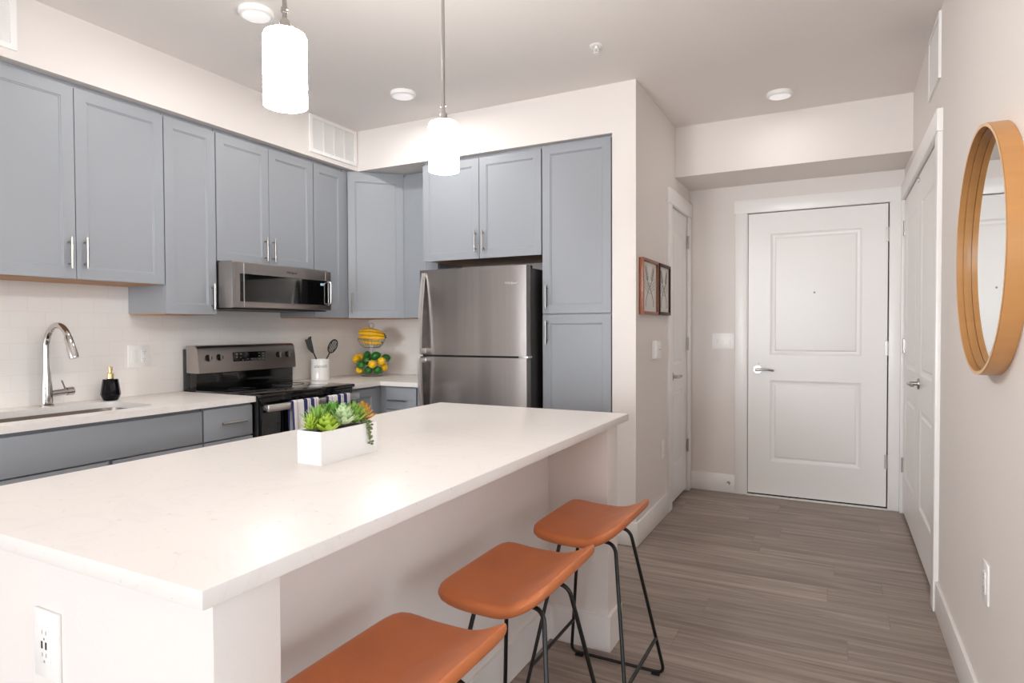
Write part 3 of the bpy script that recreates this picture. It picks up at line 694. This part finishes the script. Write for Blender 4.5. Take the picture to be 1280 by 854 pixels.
# ---------------------------------------------------------------- plates, outlets, switches
def plate(name, P, U, N, w, h, label, cat, build=None, t_=.006):
    P, U, N = Vector(P), Vector(U), Vector(N)
    o = thing(name, P, label, cat)
    def bx(u0, u1, v0, v1, d0, d1, nm, m, parent=None, bev=.0015):
        a = P + U * u0 + Vector((0, 0, v0)) + N * d0; b_ = P + U * u1 + Vector((0, 0, v1)) + N * d1
        return MB().box(*(v for k in range(3) for v in (min(a[k], b_[k]), max(a[k], b_[k]))), bev).build(nm, m, parent or o)
    pl = bx(-w / 2, w / 2, -h / 2, h / 2, 0, t_, 'plate', 'white_plastic', bev=.002)
    if build: build(bx, o, pl)
    return o
def duplex(u=0, usb=False):
    def f(bx, o, pl):
        bx(u - .017, u + .017, -.034, .034, .005, .0085, 'receptacle', 'white_plastic')
        for s_ in (-1, 1):
            v = s_ * .020
            for du in (-.006, .006): bx(u + du - .001, u + du + .001, v, v + .007, .008, .0088, 'slot', 'grey_plastic', bev=0)
            bx(u - .002, u + .002, v - .010, v - .006, .008, .0088, 'slot', 'grey_plastic', bev=0)
        if usb:
            for du in (-.007, .006): bx(u + du - .0028, u + du + .0022, -.006, .007, .008, .0089, 'usb_port', 'gap_dark', bev=0)
    return f
def rocker(us):
    def f(bx, o, pl):
        for u in us:
            bx(u - .004, u + .004, -.010, .010, .005, .0075, 'switch_slot', 'white_plastic')
            bx(u - .003, u + .003, -.001, .008, .0075, .013, 'toggle', 'white_plastic')
    return f
plate('wall_outlet', (-1.237, .603, .725), (1, 0, 0), (0, -1, 0), .078, .122, 'white outlet with two USB ports on the near end of the island', 'outlet', duplex(usb=True))
def combo(bx, o, pl):
    duplex(.028)(bx, o, pl)
    bx(-.045, -.011, -.034, .034, .005, .0085, 'rocker_switch', 'white_plastic')
plate('wall_outlet', (XW + .008, 2.165, 1.135), (0, 1, 0), (1, 0, 0), .122, .122, 'white double-gang outlet and switch plate on the tile backsplash right of the soap dispenser', 'outlet', combo)
plate('wall_outlet', (XR, 2.352, .50), (0, 1, 0), (-1, 0, 0), .078, .122, 'white outlet low on the right wall below the mirror', 'outlet', duplex())
plate('wall_outlet', (XP, 4.215, .465), (0, 1, 0), (1, 0, 0), .078, .122, 'white outlet low on the hall wall below the thermostat', 'outlet', duplex())
plate('light_switch', (-.779, YE, 1.175), (1, 0, 0), (0, -1, 0), .164, .122, 'white triple light switch left of the entry door', 'switch', rocker((-.046, 0, .046)))
# thermostat
t = thing('thermostat', (XP, 3.985, 1.14), 'white box thermostat on the hall wall under the picture frames', 'thermostat')
MB().box(XP, XP + .012, 3.945, 4.055, 1.082, 1.20, .003).build('base', 'white_plastic', t)
MB().box(XP + .012, XP + .032, 3.93 + .012, 4.058, 1.085, 1.197, .004).build('cover', 'white_plastic', t)
MB().box(XP + .031, XP + .0335, 3.99, 4.04, 1.14, 1.145).build('slider', 'grey_plastic', t)
# door stop on the baseboard
t = thing('door_stop', (-.735, YE - BT, .075), 'small round metal door stop on the baseboard left of the entry door', 'door stop')
MB().cyl((-.735, YE - BT, .075), (-.735, YE - BT - .010, .075), .014, .012, n=20).cyl((-.735, YE - BT - .01, .075), (-.735, YE - BT - .06, .075), .005, n=12).build('stem', 'nickel', t)
MB().cyl((-.735, YE - BT - .058, .075), (-.735, YE - BT - .072, .075), .009, .008, n=16).build('rubber_tip', 'white_plastic', t)

# ---------------------------------------------------------------- vents
def vent(P, U, N, w, h, cols, label, group=None):
    P, U, N = Vector(P), Vector(U), Vector(N); Z = Vector((0, 0, 1))
    o = thing('air_vent', P, label, 'vent', group)
    def bx(m_, u0, u1, v0, v1, d0, d1):
        a = P + U * u0 + Z * v0 + N * d0; b_ = P + U * u1 + Z * v1 + N * d1
        m_.box(*(v for k in range(3) for v in (min(a[k], b_[k]), max(a[k], b_[k]))))
    f = MB(); e_ = .024
    bx(f, 0, w, 0, e_, 0, .011); bx(f, 0, w, h - e_, h, 0, .011); bx(f, 0, e_, e_, h - e_, 0, .011); bx(f, w - e_, w, e_, h - e_, 0, .011)
    for i in range(1, cols):
        u = e_ + (w - 2 * e_) * i / cols; bx(f, u - .007, u + .007, e_, h - e_, 0, .009)
    f.build('frame', 'white_plastic', o)
    k = MB(); bx(k, e_, w - e_, e_, h - e_, .0003, .001); k.build('duct', 'grey_plastic', o)
    l = MB(); n_ = int((h - 2 * e_) / .0125)
    for i in range(n_):
        v = e_ + .004 + i * (h - 2 * e_ - .004) / n_
        q = [P + U * e_ + Z * v + N * .001, P + U * (w - e_) + Z * v + N * .001, P + U * (w - e_) + Z * (v + .0085) + N * .009, P + U * e_ + Z * (v + .0085) + N * .009]
        q2 = [p + Z * .0015 for p in q]
        A = [l.bm.verts.new(p) for p in q]; B = [l.bm.verts.new(p) for p in q2]
        l.bm.faces.new(A); l.bm.faces.new(B[::-1])
        for k_ in range(4): l.bm.faces.new((A[k_], B[k_], B[(k_ + 1) % 4], A[(k_ + 1) % 4]))
    l.build('louvres', 'white_plastic', o)
vent((XS, 3.112, 2.462), (0, 1, 0), (1, 0, 0), .455, .248, 4, 'white louvred air vent on the soffit near the kitchen corner')
vent((XS, .98, 2.470), (0, 1, 0), (1, 0, 0), .455, .235, 4, 'white louvred air vent at the top left edge of the photo, on the soffit')
vent((XR, 3.425, 2.405), (0, 1, 0), (-1, 0, 0), .36, .30, 1, 'white air vent high on the right wall above the closet doors')

# ---------------------------------------------------------------- ceiling fixtures
def disc(x, y, label, watts=LAMP):
    t = thing('ceiling_light', (x, y, ZC), label, 'ceiling light', 'round ceiling lights')
    MB().lathe((x, y, ZC), [(.075, -.0002), (.077, -.012), (.073, -.022), (.061, -.026), (.060, -.024)], n=48).build('trim_ring', 'white_plastic', t)
    MB().lathe((x, y, ZC), [(.0605, -.0238), (.05, -.0275), (.03, -.029), (.0001, -.0295)], n=48).build('lens', 'disc_lens', t)
    l = D.lights.new('disc_light', 'AREA'); l.shape = 'DISK'; l.size = .12; l.energy = watts; l.color = (1, .97, .94)
    o = D.objects.new('disc_light', l); COL.objects.link(o); o.parent = t; o.location = (0, 0, -.032)
disc(-2.339, 2.023, 'round white ceiling light beside the left pendant lamp')
disc(-2.355, 3.128, 'round white ceiling light in front of the corner air vent')
disc(-.315, 4.208, 'round white ceiling light in the hall before the entry door', 1.3)
t = thing('fire_sprinkler', (-1.095, 3.07, ZC), 'small white fire sprinkler head on the ceiling', 'sprinkler')
MB().lathe((-1.095, 3.07, ZC), [(.034, -.0002), (.034, -.004), (.020, -.007), (.018, -.004)], n=32).build('escutcheon', 'white_plastic', t)
m_ = MB().cyl((-1.095, 3.07, ZC - .003), (-1.095, 3.07, ZC - .016), .008, n=12)
for s_ in (-1, 1): m_.tube([(-1.095 + s_ * .009, 3.07, ZC - .014), (-1.095 + s_ * .012, 3.07, ZC - .026), (-1.095 + s_ * .003, 3.07, ZC - .038)], .002, n=6)
m_.cyl((-1.095, 3.07, ZC - .038), (-1.095, 3.07, ZC - .041), .014, n=16).build('nozzle', 'white_plastic', t)

def pendant(x, y, z0, z1, label):
    t = thing('pendant_lamp', (x, y, z0), label, 'pendant lamp', 'pendant lamps over the island')
    r = .0535
    MB().lathe((x, y, 0), [(r - .004, z0), (r, z0), (r, z1 - .014), (r - .004, z1 - .005), (r - .014, z1), (.016, z1 + .001)], n=40, cap=False).build('glass_shade', 'lamp_glass', t)
    MB().lathe((x, y, 0), [(r - .004, z0), (r - .005, z0 + .012), (.03, z0 + .016), (.0001, z0 + .016)], n=40, cap=False).build('diffuser', 'lamp_inner', t)
    m_ = MB().lathe((x, y, z1), [(.020, 0), (.020, .006), (.013, .010), (.013, .028), (.010, .032)], n=24)
    for s_ in (-1, 1): m_.cyl((x + s_ * .010, y, z1 + .010), (x + s_ * .024, y, z1 + .010), .0035, n=8).sphere((x + s_ * .025, y, z1 + .010), .0045, n=8)
    m_.build('cap', 'nickel', t)
    m_ = MB().cyl((x, y, z1 + .03), (x, y, ZC - .02), .0058, n=14).cyl((x, y, z1 + .05), (x, y, z1 + .062), .0085, n=14)
    for s_ in (-1, 1): m_.sphere((x + s_ * .010, y, z1 + .056), .0035, n=8)
    m_.build('rod', 'nickel', t)
    MB().lathe((x, y, ZC), [(.06, -.0002), (.06, -.012), (.045, -.022), (.008, -.026)], n=32).build('canopy', 'nickel', t)
pendant(-1.25, 1.170, 1.850, 2.036, 'nearer, larger-looking white glass pendant lamp on a nickel rod over the island')
pendant(-1.25, 1.897, 1.844, 2.019, 'farther white glass pendant lamp over the island, in front of the over-fridge cabinet')

# ---------------------------------------------------------------- mirror
MY, MZ, MR, MD = 2.26, 1.50, .360, .048
t = thing('round_mirror', (XR, MY, MZ - MR), 'round mirror in a deep bent-wood frame on the right wall', 'mirror')
MB().lathe((XR, MY, MZ), [(MR - .013, -.008), (MR - .013, -MD + .018), (MR - .006, -MD + .018), (MR - .006, -MD + .015), (MR - .010, -MD + .015), (MR - .010, -MD - .001), (MR - .001, -MD), (MR, -MD + .001), (MR, -.001), (MR - .013, -.001)], n=128, axis='X', cap=False).build('frame', 'oak_band', t)
MB().lathe((XR, MY, MZ), [(MR - .0098, -MD - .001), (MR - .0098, -MD - .0016), (MR - .0005, -MD - .0016), (MR - .0005, -MD - .001)], n=128, axis='X', cap=False).build('front_edge', 'oak_edge', t)
MB().lathe((XR, MY, MZ), [(MR - .0125, -.002), (MR - .0125, -.020), (.0001, -.0202)], n=96, axis='X', cap=True).build('glass', 'mirror_glass', t)

# ---------------------------------------------------------------- pictures
def picture(y0, y1, z0, z1, fm, label):
    t = thing('picture_frame', (XP, (y0 + y1) / 2, z0), label, 'picture', 'framed prints in the hall')
    e_ = .018; dp = .028; f = MB()
    f.box(XP + .001, XP + dp, y0, y0 + e_, z0, z1, .001).box(XP + .001, XP + dp, y1 - e_, y1, z0, z1, .001).box(XP + .001, XP + dp, y0 + e_, y1 - e_, z0, z0 + e_, .001).box(XP + .001, XP + dp, y0 + e_, y1 - e_, z1 - e_, z1, .001)
    f.build('frame', fm, t)
    p = MB().box(XP + .001, XP + .016, y0 + e_, y1 - e_, z0 + e_, z1 - e_).build('print', 'print_paper', t)
    ink = MB(); cy, cz = (y0 + y1) / 2, (z0 + z1) / 2; hw, hh = (y1 - y0) * .27, (z1 - z0) * .36; X = XP + .0165
    for s_ in (-1, 1):
        pts = [(X, cy + s_ * hw * math.sin(k / 14 * PI * 1.15 - PI * .575) * (.9 if k < 7 else 1), cz + hh * (k / 7 - 1)) for k in range(15)]
        ink.tube(pts, .0022, n=4)
        for q_ in range(6):
            z_ = cz + hh * (.35 + q_ * .11); y_ = cy + s_ * hw * (.45 + q_ * .09)
            ink.tube([(X, y_, z_), (X, y_ + s_ * .020, z_ + .022)], .0016, n=4)
            ink.tube([(X, y_, z_), (X, y_ - s_ * .018, z_ + .022)], .0016, n=4)
        for q_ in range(4):
            z_ = cz - .02 + q_ * .02; ink.tube([(X, cy + s_ * .01, z_ - .02), (X, cy + s_ * hw * 1.2, z_ + .02)], .0014, n=4)
    ink.build('drawing', 'print_ink', p)
picture(3.648, 4.005, 1.363, 1.699, 'frame_walnut', 'nearer reddish-brown picture frame with a crossed line drawing on the hall wall')
picture(4.038, 4.335, 1.366, 1.699, 'frame_dark', 'farther dark brown picture frame with a crossed line drawing beside the closet door')

# ---------------------------------------------------------------- bar stools
def make_stool():
    t = thing('bar_stool', (0, 0, 0), '', 'stool', 'leather bar stools at the island')
    ZT = .62; a, bw = .150, .212
    bm_ = MB(); bm = bm_.bm; n = 72
    def outline(k, s):
        th = 2 * PI * k / n; c_, s_ = math.cos(th), math.sin(th); p = 8.5 if c_ < 0 else 5.5
        r = (abs(c_) ** p + abs(s_) ** p) ** (-1 / p)
        return (a + .012 if c_ < 0 else a) * r * c_ * s, bw * r * s_ * s * (1 - .05 * abs(c_) ** 3)
    def hgt(x, y):
        u = x / a
        z = .064 * max(0, (u - .10) / .90) ** 1.9 + .010 * max(0, (-u - .3) / .7) ** 2 - .004 * (1 - u * u)
        return z - .0
    levels = [(0.001, .0), (.3, .0), (.55, 0), (.75, 0), (.88, -.0002), (.945, -.001), (.975, -.0035), (.992, -.008), (1.0, -.014), (1.0, -.021), (.992, -.027), (.972, -.031), (.93, -.0335), (.8, -.034), (.55, -.0345), (.3, -.035), (.001, -.035)]
    rings = []
    for s, dz in levels:
        rings.append([bm.verts.new((outline(k, s)[0], outline(k, s)[1], ZT + hgt(*outline(k, s)) + dz)) for k in range(n)])
    for A, B in zip(rings, rings[1:]):
        for k in range(n): bm.faces.new((A[k], A[(k + 1) % n], B[(k + 1) % n], B[k]))
    bm.faces.new(rings[0]); bm.faces.new(rings[-1][::-1])
    seat = bm_.build('seat', 'leather', t, sharp=80)
    # two sled frames, one at each end
    def rounded(pts, r, seg=6):
        out = []; N = len(pts)
        for i in range(N):
            p0, p1, p2 = Vector(pts[i - 1]), Vector(pts[i]), Vector(pts[(i + 1) % N])
            d0 = (p0 - p1).normalized(); d1 = (p2 - p1).normalized()
            A = p1 + d0 * r; B = p1 + d1 * r
            for k in range(seg + 1):
                u = k / seg; out.append((1 - u) ** 2 * A + 2 * u * (1 - u) * p1 + u * u * B)
        return out
    R = .0062; zt = ZT - .046
    for s in (-1, 1):
        yt, yb = s * .082, s * .225
        loop = [(-.095, yt, zt), (.095, yt, zt), (.183, yb, .012), (-.183, yb, .012)]
        MB().tube(rounded(loop, .035), R, n=10, closed=True).build('sled_frame', 'black_metal', t)
        for x in (-.15, .15):
            MB().box(x - .016, x + .016, yb - .008, yb + .008, 0, .008, .002).build('foot_pad', 'black_matte', t)
    for s in (-1, 1):
        f = (.155 - .012) / (zt - .012); x = s * (.183 + (.095 - .183) * f); yy = .225 + (.082 - .225) * f
        MB().cyl((x, -yy, .155), (x, yy, .155), R, n=10).build('footrest', 'black_metal', t)
    for s in (-1, 1):
        MB().cyl((s * .055, -.085, zt + .004), (s * .055, .085, zt + .004), .005, n=8).build('seat_support', 'black_metal', t)
    MB().box(-.07, .07, -.10, .10, zt + .004, ZT - .0365, .002).build('seat_plate', 'black_matte', t)
    return t
stool = make_stool()
SPOTS = [((-.745, .975), 'nearest tan leather bar stool, cut off at the bottom edge of the photo'),
         ((-.745, 1.51), 'middle one of the three tan leather bar stools at the island'),
         ((-.735, 2.055), 'farthest tan leather bar stool, standing beside the island end post')]
for i, ((x, y), lab) in enumerate(SPOTS):
    o = stool if i == 0 else copy_tree(stool)
    o.location = (x, y, 0); o['label'] = lab

# ---------------------------------------------------------------- planter with succulents
PX0, PX1, PY0, PY1, PZ0, PZ1 = -1.312, -1.226, 1.256, 1.487, .9141, 1.004
t = thing('succulent_planter', ((PX0 + PX1) / 2, (PY0 + PY1) / 2, .914), 'rectangular white planter of mixed succulents on the island countertop', 'planter')
w_ = .004
m_ = slab_with_hole([(PX0, PY0), (PX1, PY0), (PX1, PY1), (PX0, PY1)], [(PX0 + w_, PY0 + w_), (PX1 - w_, PY0 + w_), (PX1 - w_, PY1 - w_), (PX0 + w_, PY1 - w_)], PZ0, PZ1)
m_.box(PX0 + w_, PX1 - w_, PY0 + w_, PY1 - w_, PZ0, PZ0 + .006)
m_.build('box', 'white_plastic', t)
MB().box(PX0 + w_, PX1 - w_, PY0 + w_, PY1 - w_, PZ0 + .05, PZ1 - .010).build('soil', 'soil', t)
def leaf(m_, base, dirv, L, W, T, curl):
    """one fleshy leaf: pointed oval, rounded underside"""
    base = Vector(base); dv = Vector(dirv).normalized(); side = dv.cross(Vector((0, 0, 1)))
    side = side.normalized() if side.length > 1e-3 else Vector((1, 0, 0)); up = side.cross(dv)
    rings = []; N = 6
    for i in range(N + 1):
        u = i / N; wd = W * (math.sin(PI * min(1, .12 + u * .88)) ** .7) * (1 if u < .99 else .05)
        c = base + dv * L * u + up * curl * L * u * u
        th = T * (1 - u * .6)
        rings.append([m_.bm.verts.new(c + side * wd), m_.bm.verts.new(c + up * th * .35), m_.bm.verts.new(c - side * wd), m_.bm.verts.new(c - up * th)])
    for A, B in zip(rings, rings[1:]):
        for k in range(4): m_.bm.faces.new((A[k], A[(k + 1) % 4], B[(k + 1) % 4], B[k]))
    m_.bm.faces.new(rings[0][::-1]); m_.bm.faces.new(rings[-1])
def rosette(x, y, z, R_, rows, per, W, T, mt, label, e0=8, e1=80, curl=.25):
    m_ = MB()
    for r in range(rows):
        f = r / max(1, rows - 1); el = math.radians(e0 + (e1 - e0) * f); L = R_ * (1 - .45 * f)
        for k in range(per):
            a = 2 * PI * (k + r * .5) / per + r * .35 + random.uniform(-.1, .1)
            leaf(m_, (x, y, z + .006 * r), (math.cos(a) * math.cos(el), math.sin(a) * math.cos(el), math.sin(el)), L * random.uniform(.9, 1.08), W * (1 - .3 * f), T, curl)
    o = m_.build('succulent', mt, t, sharp=60); o['label'] = label
zt = PZ1 - .006
rosette(-1.280, 1.276, zt + .010, .034, 5, 10, .0042, .004, 'leaf_lime', 'yellow-green spiky succulent at the left end', 10, 85)
rosette(-1.292, 1.318, zt + .006, .066, 5, 12, .0046, .004, 'leaf_mid', 'tall spiky light green succulent', 25, 85)
rosette(-1.245, 1.302, zt + .004, .040, 5, 8, .014, .008, 'leaf_lime', 'low round pale lime succulent at the front', 5, 70, .5)
rosette(-1.290, 1.372, zt + .024, .056, 4, 8, .017, .006, 'leaf_green', 'broad-leaved green succulent at the back', 15, 75, .3)
rosette(-1.248, 1.366, zt + .014, .048, 6, 9, .014, .006, 'leaf_pale', 'pale mint rosette succulent in the middle', 8, 80, .45)
rosette(-1.286, 1.424, zt + .018, .046, 4, 8, .016, .006, 'leaf_jade', 'rounded jade green succulent', 15, 80, .35)
rosette(-1.254, 1.420, zt + .012, .052, 6, 10, .007, .005, 'leaf_mid', 'spiky bright green succulent', 18, 85)
rosette(-1.262, 1.464, zt + .012, .044, 6, 10, .008, .005, 'leaf_gold', 'orange-yellow spiky succulent at the right end', 8, 80)
m_ = MB()
base = (PX1 - .010, 1.443, PZ1 + .004)
stem = [base, (PX1 + .003, 1.445, PZ1 + .004), (PX1 + .0065, 1.446, PZ1 - .012), (PX1 + .006, 1.447, PZ1 - .035), (PX1 + .0065, 1.448, PZ1 - .062)]
m_.tube(stem, .0012, n=6)
for i in range(30):
    f = i / 29 * 3.999; j = int(f); p = Vector(stem[j]).lerp(Vector(stem[j + 1]), f - j)
    m_.sphere(p + Vector((random.uniform(0, .005), random.uniform(-.009, .009), random.uniform(-.004, .004))), .0042, (1, 1, .8), n=8)
for i in range(14): m_.sphere((PX1 - .008 + random.uniform(-.01, .006), 1.443 + random.uniform(-.012, .012), PZ1 + .003 + random.uniform(0, .008)), .0045, (1, 1, .8), n=8)
m_.build('trailing_strand', 'leaf_olive', t, sharp=80)

# ---------------------------------------------------------------- utensil crock, spatula, spoon
CX, CY, CR = -3.315, 3.398, .066
t = thing('utensil_crock', (CX, CY, .9142), 'white ceramic utensil crock with grey script on the counter right of the range', 'crock')
MB().lathe((CX, CY, .9142), [(CR - .003, 0), (CR, .003), (CR, .150), (CR - .002, .153), (CR - .006, .150), (CR - .006, .008), (.0001, .008)], n=48).build('pot', 'white_ceramic', t)
cd = Vector((-CX, -CY, 0)).normalized()
cu = D.curves.new('script', 'FONT'); cu.body = 'utensils'; cu.size = .032; cu.shear = .35; cu.extrude = .0002; cu.align_x = 'CENTER'; cu.align_y = 'CENTER'; cu.resolution_u = 3
to = D.objects.new('script_src', cu); COL.objects.link(to)
me = D.meshes.new_from_object(to.evaluated_get(bpy.context.evaluated_depsgraph_get())); D.objects.remove(to); D.curves.remove(cu)
a0 = math.atan2(cd.y, cd.x)
for v in me.vertices:
    a = a0 + v.co.x / CR
    v.co = Vector((math.cos(a) * (CR + .0006 + v.co.z), math.sin(a) * (CR + .0006 + v.co.z), .102 + v.co.y))
me.materials.clear(); me.materials.append(MATS['ink'])
to = D.objects.new('script', me); COL.objects.link(to); to.parent = t; ORG[to.name] = ORG[t.name]
V = cd.cross(Vector((0, 0, 1))).normalized() * -1      # sideways, seen from the room: + is right
if V.dot(R_) < 0: V = -V
c0 = Vector((CX, CY, .925))
def ut(p): return c0 + V * p[0] + cd * p[2] + Vector((0, 0, p[1]))
# spatula (left): handle and slotted head with a raised lip
t = thing('spatula', ut((.01, 0, 0)), 'black slotted spatula leaning left in the white crock', 'spatula')
MB().tube([ut(p) for p in ((.02, .004, 0), (-.030, .15, 0), (-.048, .190, .002))], .005, n=8).build('handle', 'black_matte', t)
m_ = MB()
A = [(-.040, .180), (-.058, .186), (-.085, .215), (-.105, .282), (-.086, .284), (-.078, .300), (-.058, .306), (-.060, .286), (-.050, .240)]
vs = [m_.bm.verts.new(ut((x, y, .004 + .02 * (y - .18)))) for x, y in A]; vb = [m_.bm.verts.new(ut((x, y, -.001 + .02 * (y - .18)))) for x, y in A]
m_.bm.faces.new(vs); m_.bm.faces.new(vb[::-1])
for i in range(len(A)): m_.bm.faces.new((vs[i], vs[(i + 1) % len(A)], vb[(i + 1) % len(A)], vb[i]))
m_.build('head', 'black_matte', t)
t = thing('slotted_spoon', ut((-.01, 0, .01)), 'black slotted spoon leaning right in the white crock', 'spoon')
MB().tube([ut(p) for p in ((-.015, .004, .012), (.048, .15, .012), (.066, .185, .012))], .005, n=8).build('handle', 'black_matte', t)
m_ = MB(); ax_ = Vector((.42, .9)); ax_.normalize(); px = Vector((ax_.y, -ax_.x)); cc = Vector((.088, .232))
ol = []; 
for k in range(28):
    a = 2 * PI * k / 28; p = cc + ax_ * .050 * math.cos(a) + px * .027 * math.sin(a); ol.append(ut((p.x, p.y, .012)))
m_.tube(ol, .005, n=6, closed=True)
for s_ in (-.6, -.2, .2, .6):
    w2 = .050 * math.sqrt(1 - s_ * s_)
    m_.tube([ut((*(cc + px * .027 * s_ - ax_ * w2), .010)), ut((*(cc + px * .027 * s_ + ax_ * w2), .010))], .0032, n=6)
m_.build('bowl', 'black_matte', t)

# ---------------------------------------------------------------- two-tier fruit basket
BX, BY = -3.215, 3.845; Z0 = .9142
t = thing('fruit_basket', (BX, BY, Z0), 'two-tier nickel wire basket holding fruit in the counter corner', 'basket')
def ring(m_, r, z, rad=.002, n=40): m_.tube([(BX + r * math.cos(2 * PI * k / n), BY + r * math.sin(2 * PI * k / n), z) for k in range(n)], rad, n=6, closed=True)
m_ = MB(); ring(m_, .078, Z0 + .004, .003); ring(m_, .078, Z0 + .03); ring(m_, .135, Z0 + .125, .003)
for k in range(20):
    a = 2 * PI * k / 20; m_.tube([(BX + r * math.cos(a), BY + r * math.sin(a), z) for r, z in ((.01, Z0 + .018), (.078, Z0 + .022), (.105, Z0 + .05), (.125, Z0 + .09), (.135, Z0 + .125))], .0014, n=5)
for k in range(4):
    a = 2 * PI * k / 4 + .5; m_.tube([(BX + r * math.cos(a), BY + r * math.sin(a), z) for r, z in ((.078, Z0 + .03), (.085, Z0 + .012), (.082, Z0 + .003))], .002, n=5)
m_.build('lower_basket', 'nickel', t)
m_ = MB(); ring(m_, .06, Z0 + .222, .0025); ring(m_, .108, Z0 + .29, .0028)
for k in range(22):
    a = 2 * PI * k / 22; m_.tube([(BX + r * math.cos(a), BY + r * math.sin(a), z) for r, z in ((.006, Z0 + .220), (.06, Z0 + .222), (.088, Z0 + .248), (.108, Z0 + .29))], .0014, n=5)
m_.build('upper_basket', 'nickel', t)
MB().cyl((BX, BY, Z0 + .015), (BX, BY, Z0 + .375), .0035, n=10).build('pole', 'nickel', t)
MB().tube([(BX + .019 * math.cos(a) * R_.x, BY + .019 * math.cos(a) * R_.y, Z0 + .392 + .019 * math.sin(a)) for a in [2 * PI * k / 24 for k in range(24)]], .0025, n=6, closed=True).build('top_ring', 'nickel', t)
# fruit: coordinates are (to the right, towards the room, height) about the pole
RT = Vector((R_.x, R_.y, 0)).normalized(); FW = Vector((-BX, -BY, 0)).normalized()
def fp(r, f, z): return Vector((BX, BY, Z0)) + RT * r + FW * f + Vector((0, 0, z))
LEM = MB().lathe((0, 0, 0), [(.0005, -.041), (.006, -.039), (.010, -.034), (.022, -.025), (.029, -.010), (.030, .003), (.026, .018), (.016, .029), (.008, .034), (.005, .038), (.0005, .040)], n=20, cap=False)
lem0 = LEM.build('lemon', 'lemon', sharp=80, org=(0, 0, 0))
LIM = MB().lathe((0, 0, 0), [(.0005, -.034), (.006, -.0325), (.018, -.026), (.027, -.012), (.029, .002), (.025, .016), (.015, .026), (.006, .031), (.004, .0335), (.0005, .034)], n=20, cap=False)
lim0 = LIM.build('lime', 'lime', sharp=80, org=(0, 0, 0))
LM = [(-.118, .060, .135, 1.0, 'lemon at the far left of the heap in the lower basket'),
      (-.082, -.02, .150, .9, 'lemon behind the left limes in the lower basket'),
      (.000, .118, .092, 1.0, 'large lemon in the front middle of the lower basket'),
      (.062, .075, .118, 1.05, 'lemon at the upper right of the lower basket heap'),
      (.094, .055, .074, .85, 'lemon low at the right wires of the lower basket'),
      (-.080, .082, .055, .9, 'lemon low at the left wires of the lower basket'),
      (.03, -.06, .10, 1.0, 'lemon hidden at the back of the lower basket')]
GM = [(-.045, .075, .122, 1.12, 'big lime at the left of the lower basket, above the low lemon'),
      (-.074, .098, .088, .95, 'lime under the big left lime in the lower basket'),
      (-.028, .025, .158, 1.0, 'lime on top of the heap, just left of the pole'),
      (.022, .045, .150, 1.12, 'lime on top of the heap, just right of the pole'),
      (.110, .010, .140, 1.05, 'lime at the far right of the heap'),
      (-.024, .088, .050, 1.0, 'lime low in the front of the basket, left of centre'),
      (.036, .090, .048, 1.0, 'lime low in the front of the basket, right of centre'),
      (.0, -.01, .07, 1.0, 'lime buried in the middle of the lower basket')]
FR_ = [[list(a[:3]), .0325 * a[3] * 1.1] for a in LM + GM if 'hidden' not in a[4] and 'buried' not in a[4]]
for _ in range(200):      # let the fruit settle side by side
    for i in range(len(FR_)):
        for j in range(i):
            a, b_ = FR_[i], FR_[j]; dv_ = Vector(a[0]) - Vector(b_[0]); gap = (a[1] + b_[1]) * .99 - dv_.length
            if gap > 0:
                q = dv_.normalized() * gap * .5
                a[0] = list(Vector(a[0]) + q); b_[0] = list(Vector(b_[0]) - q)
    for a in FR_: a[0][2] = max(.052, min(a[0][2], .165))
def fruit(src, lst, cat, grp):
    for i, (r, f, z, s_, lab) in enumerate(lst):
        if 'hidden' in lab or 'buried' in lab: continue
        o = src if i == 0 else src.copy()
        if i: COL.objects.link(o)
        o.location = fp(*[f_[0] for f_ in FR_][(0 if cat == 'lemon' else sum('hidden' not in q[4] for q in LM)) + i]); o.scale = (s_ * 1.02, s_ * 1.02, s_ * 1.16)
        o.rotation_euler = (random.uniform(1.0, 2.1), random.uniform(-.4, .4), random.uniform(.4, 1.9)); tag(o, lab, cat, grp)
fruit(lem0, LM, 'lemon', 'lemons in the lower basket'); fruit(lim0, GM, 'lime', 'limes in the lower basket')
# bananas
t = thing('banana_bunch', fp(0, .02, .29), 'bunch of yellow bananas lying in the upper wire basket', 'bananas')
def banana(off, z, L, sag, tilt, r0=.0185):
    n_ = 16; pts = []; rad = []
    for i in range(n_ + 1):
        u = i / n_ * 2 - 1
        pts.append(fp(L * u, off + .018 * (1 - u * u), z + sag * (1 - u * u) + tilt * u)); rad.append(r0 * (1 - abs(u) ** 3.2 * .62))
    b_ = MB().tube(pts, r0, n=10, radii=rad).build('banana', 'banana', t, sharp=60)
    e_ = MB().tube([pts[-1], pts[-1] + (pts[-1] - pts[-2]) * 1.3], .005, n=8, radii=[.0062, .005]).build('stem', 'banana_tip', b_)
banana(.074, .303, .100, -.004, -.004); banana(.058, .325, .098, .006, -.010); banana(.025, .340, .092, .014, -.012); banana(-.01, .33, .09, .012, -.01); banana(.06, .268, .075, -.008, -.006, .014)
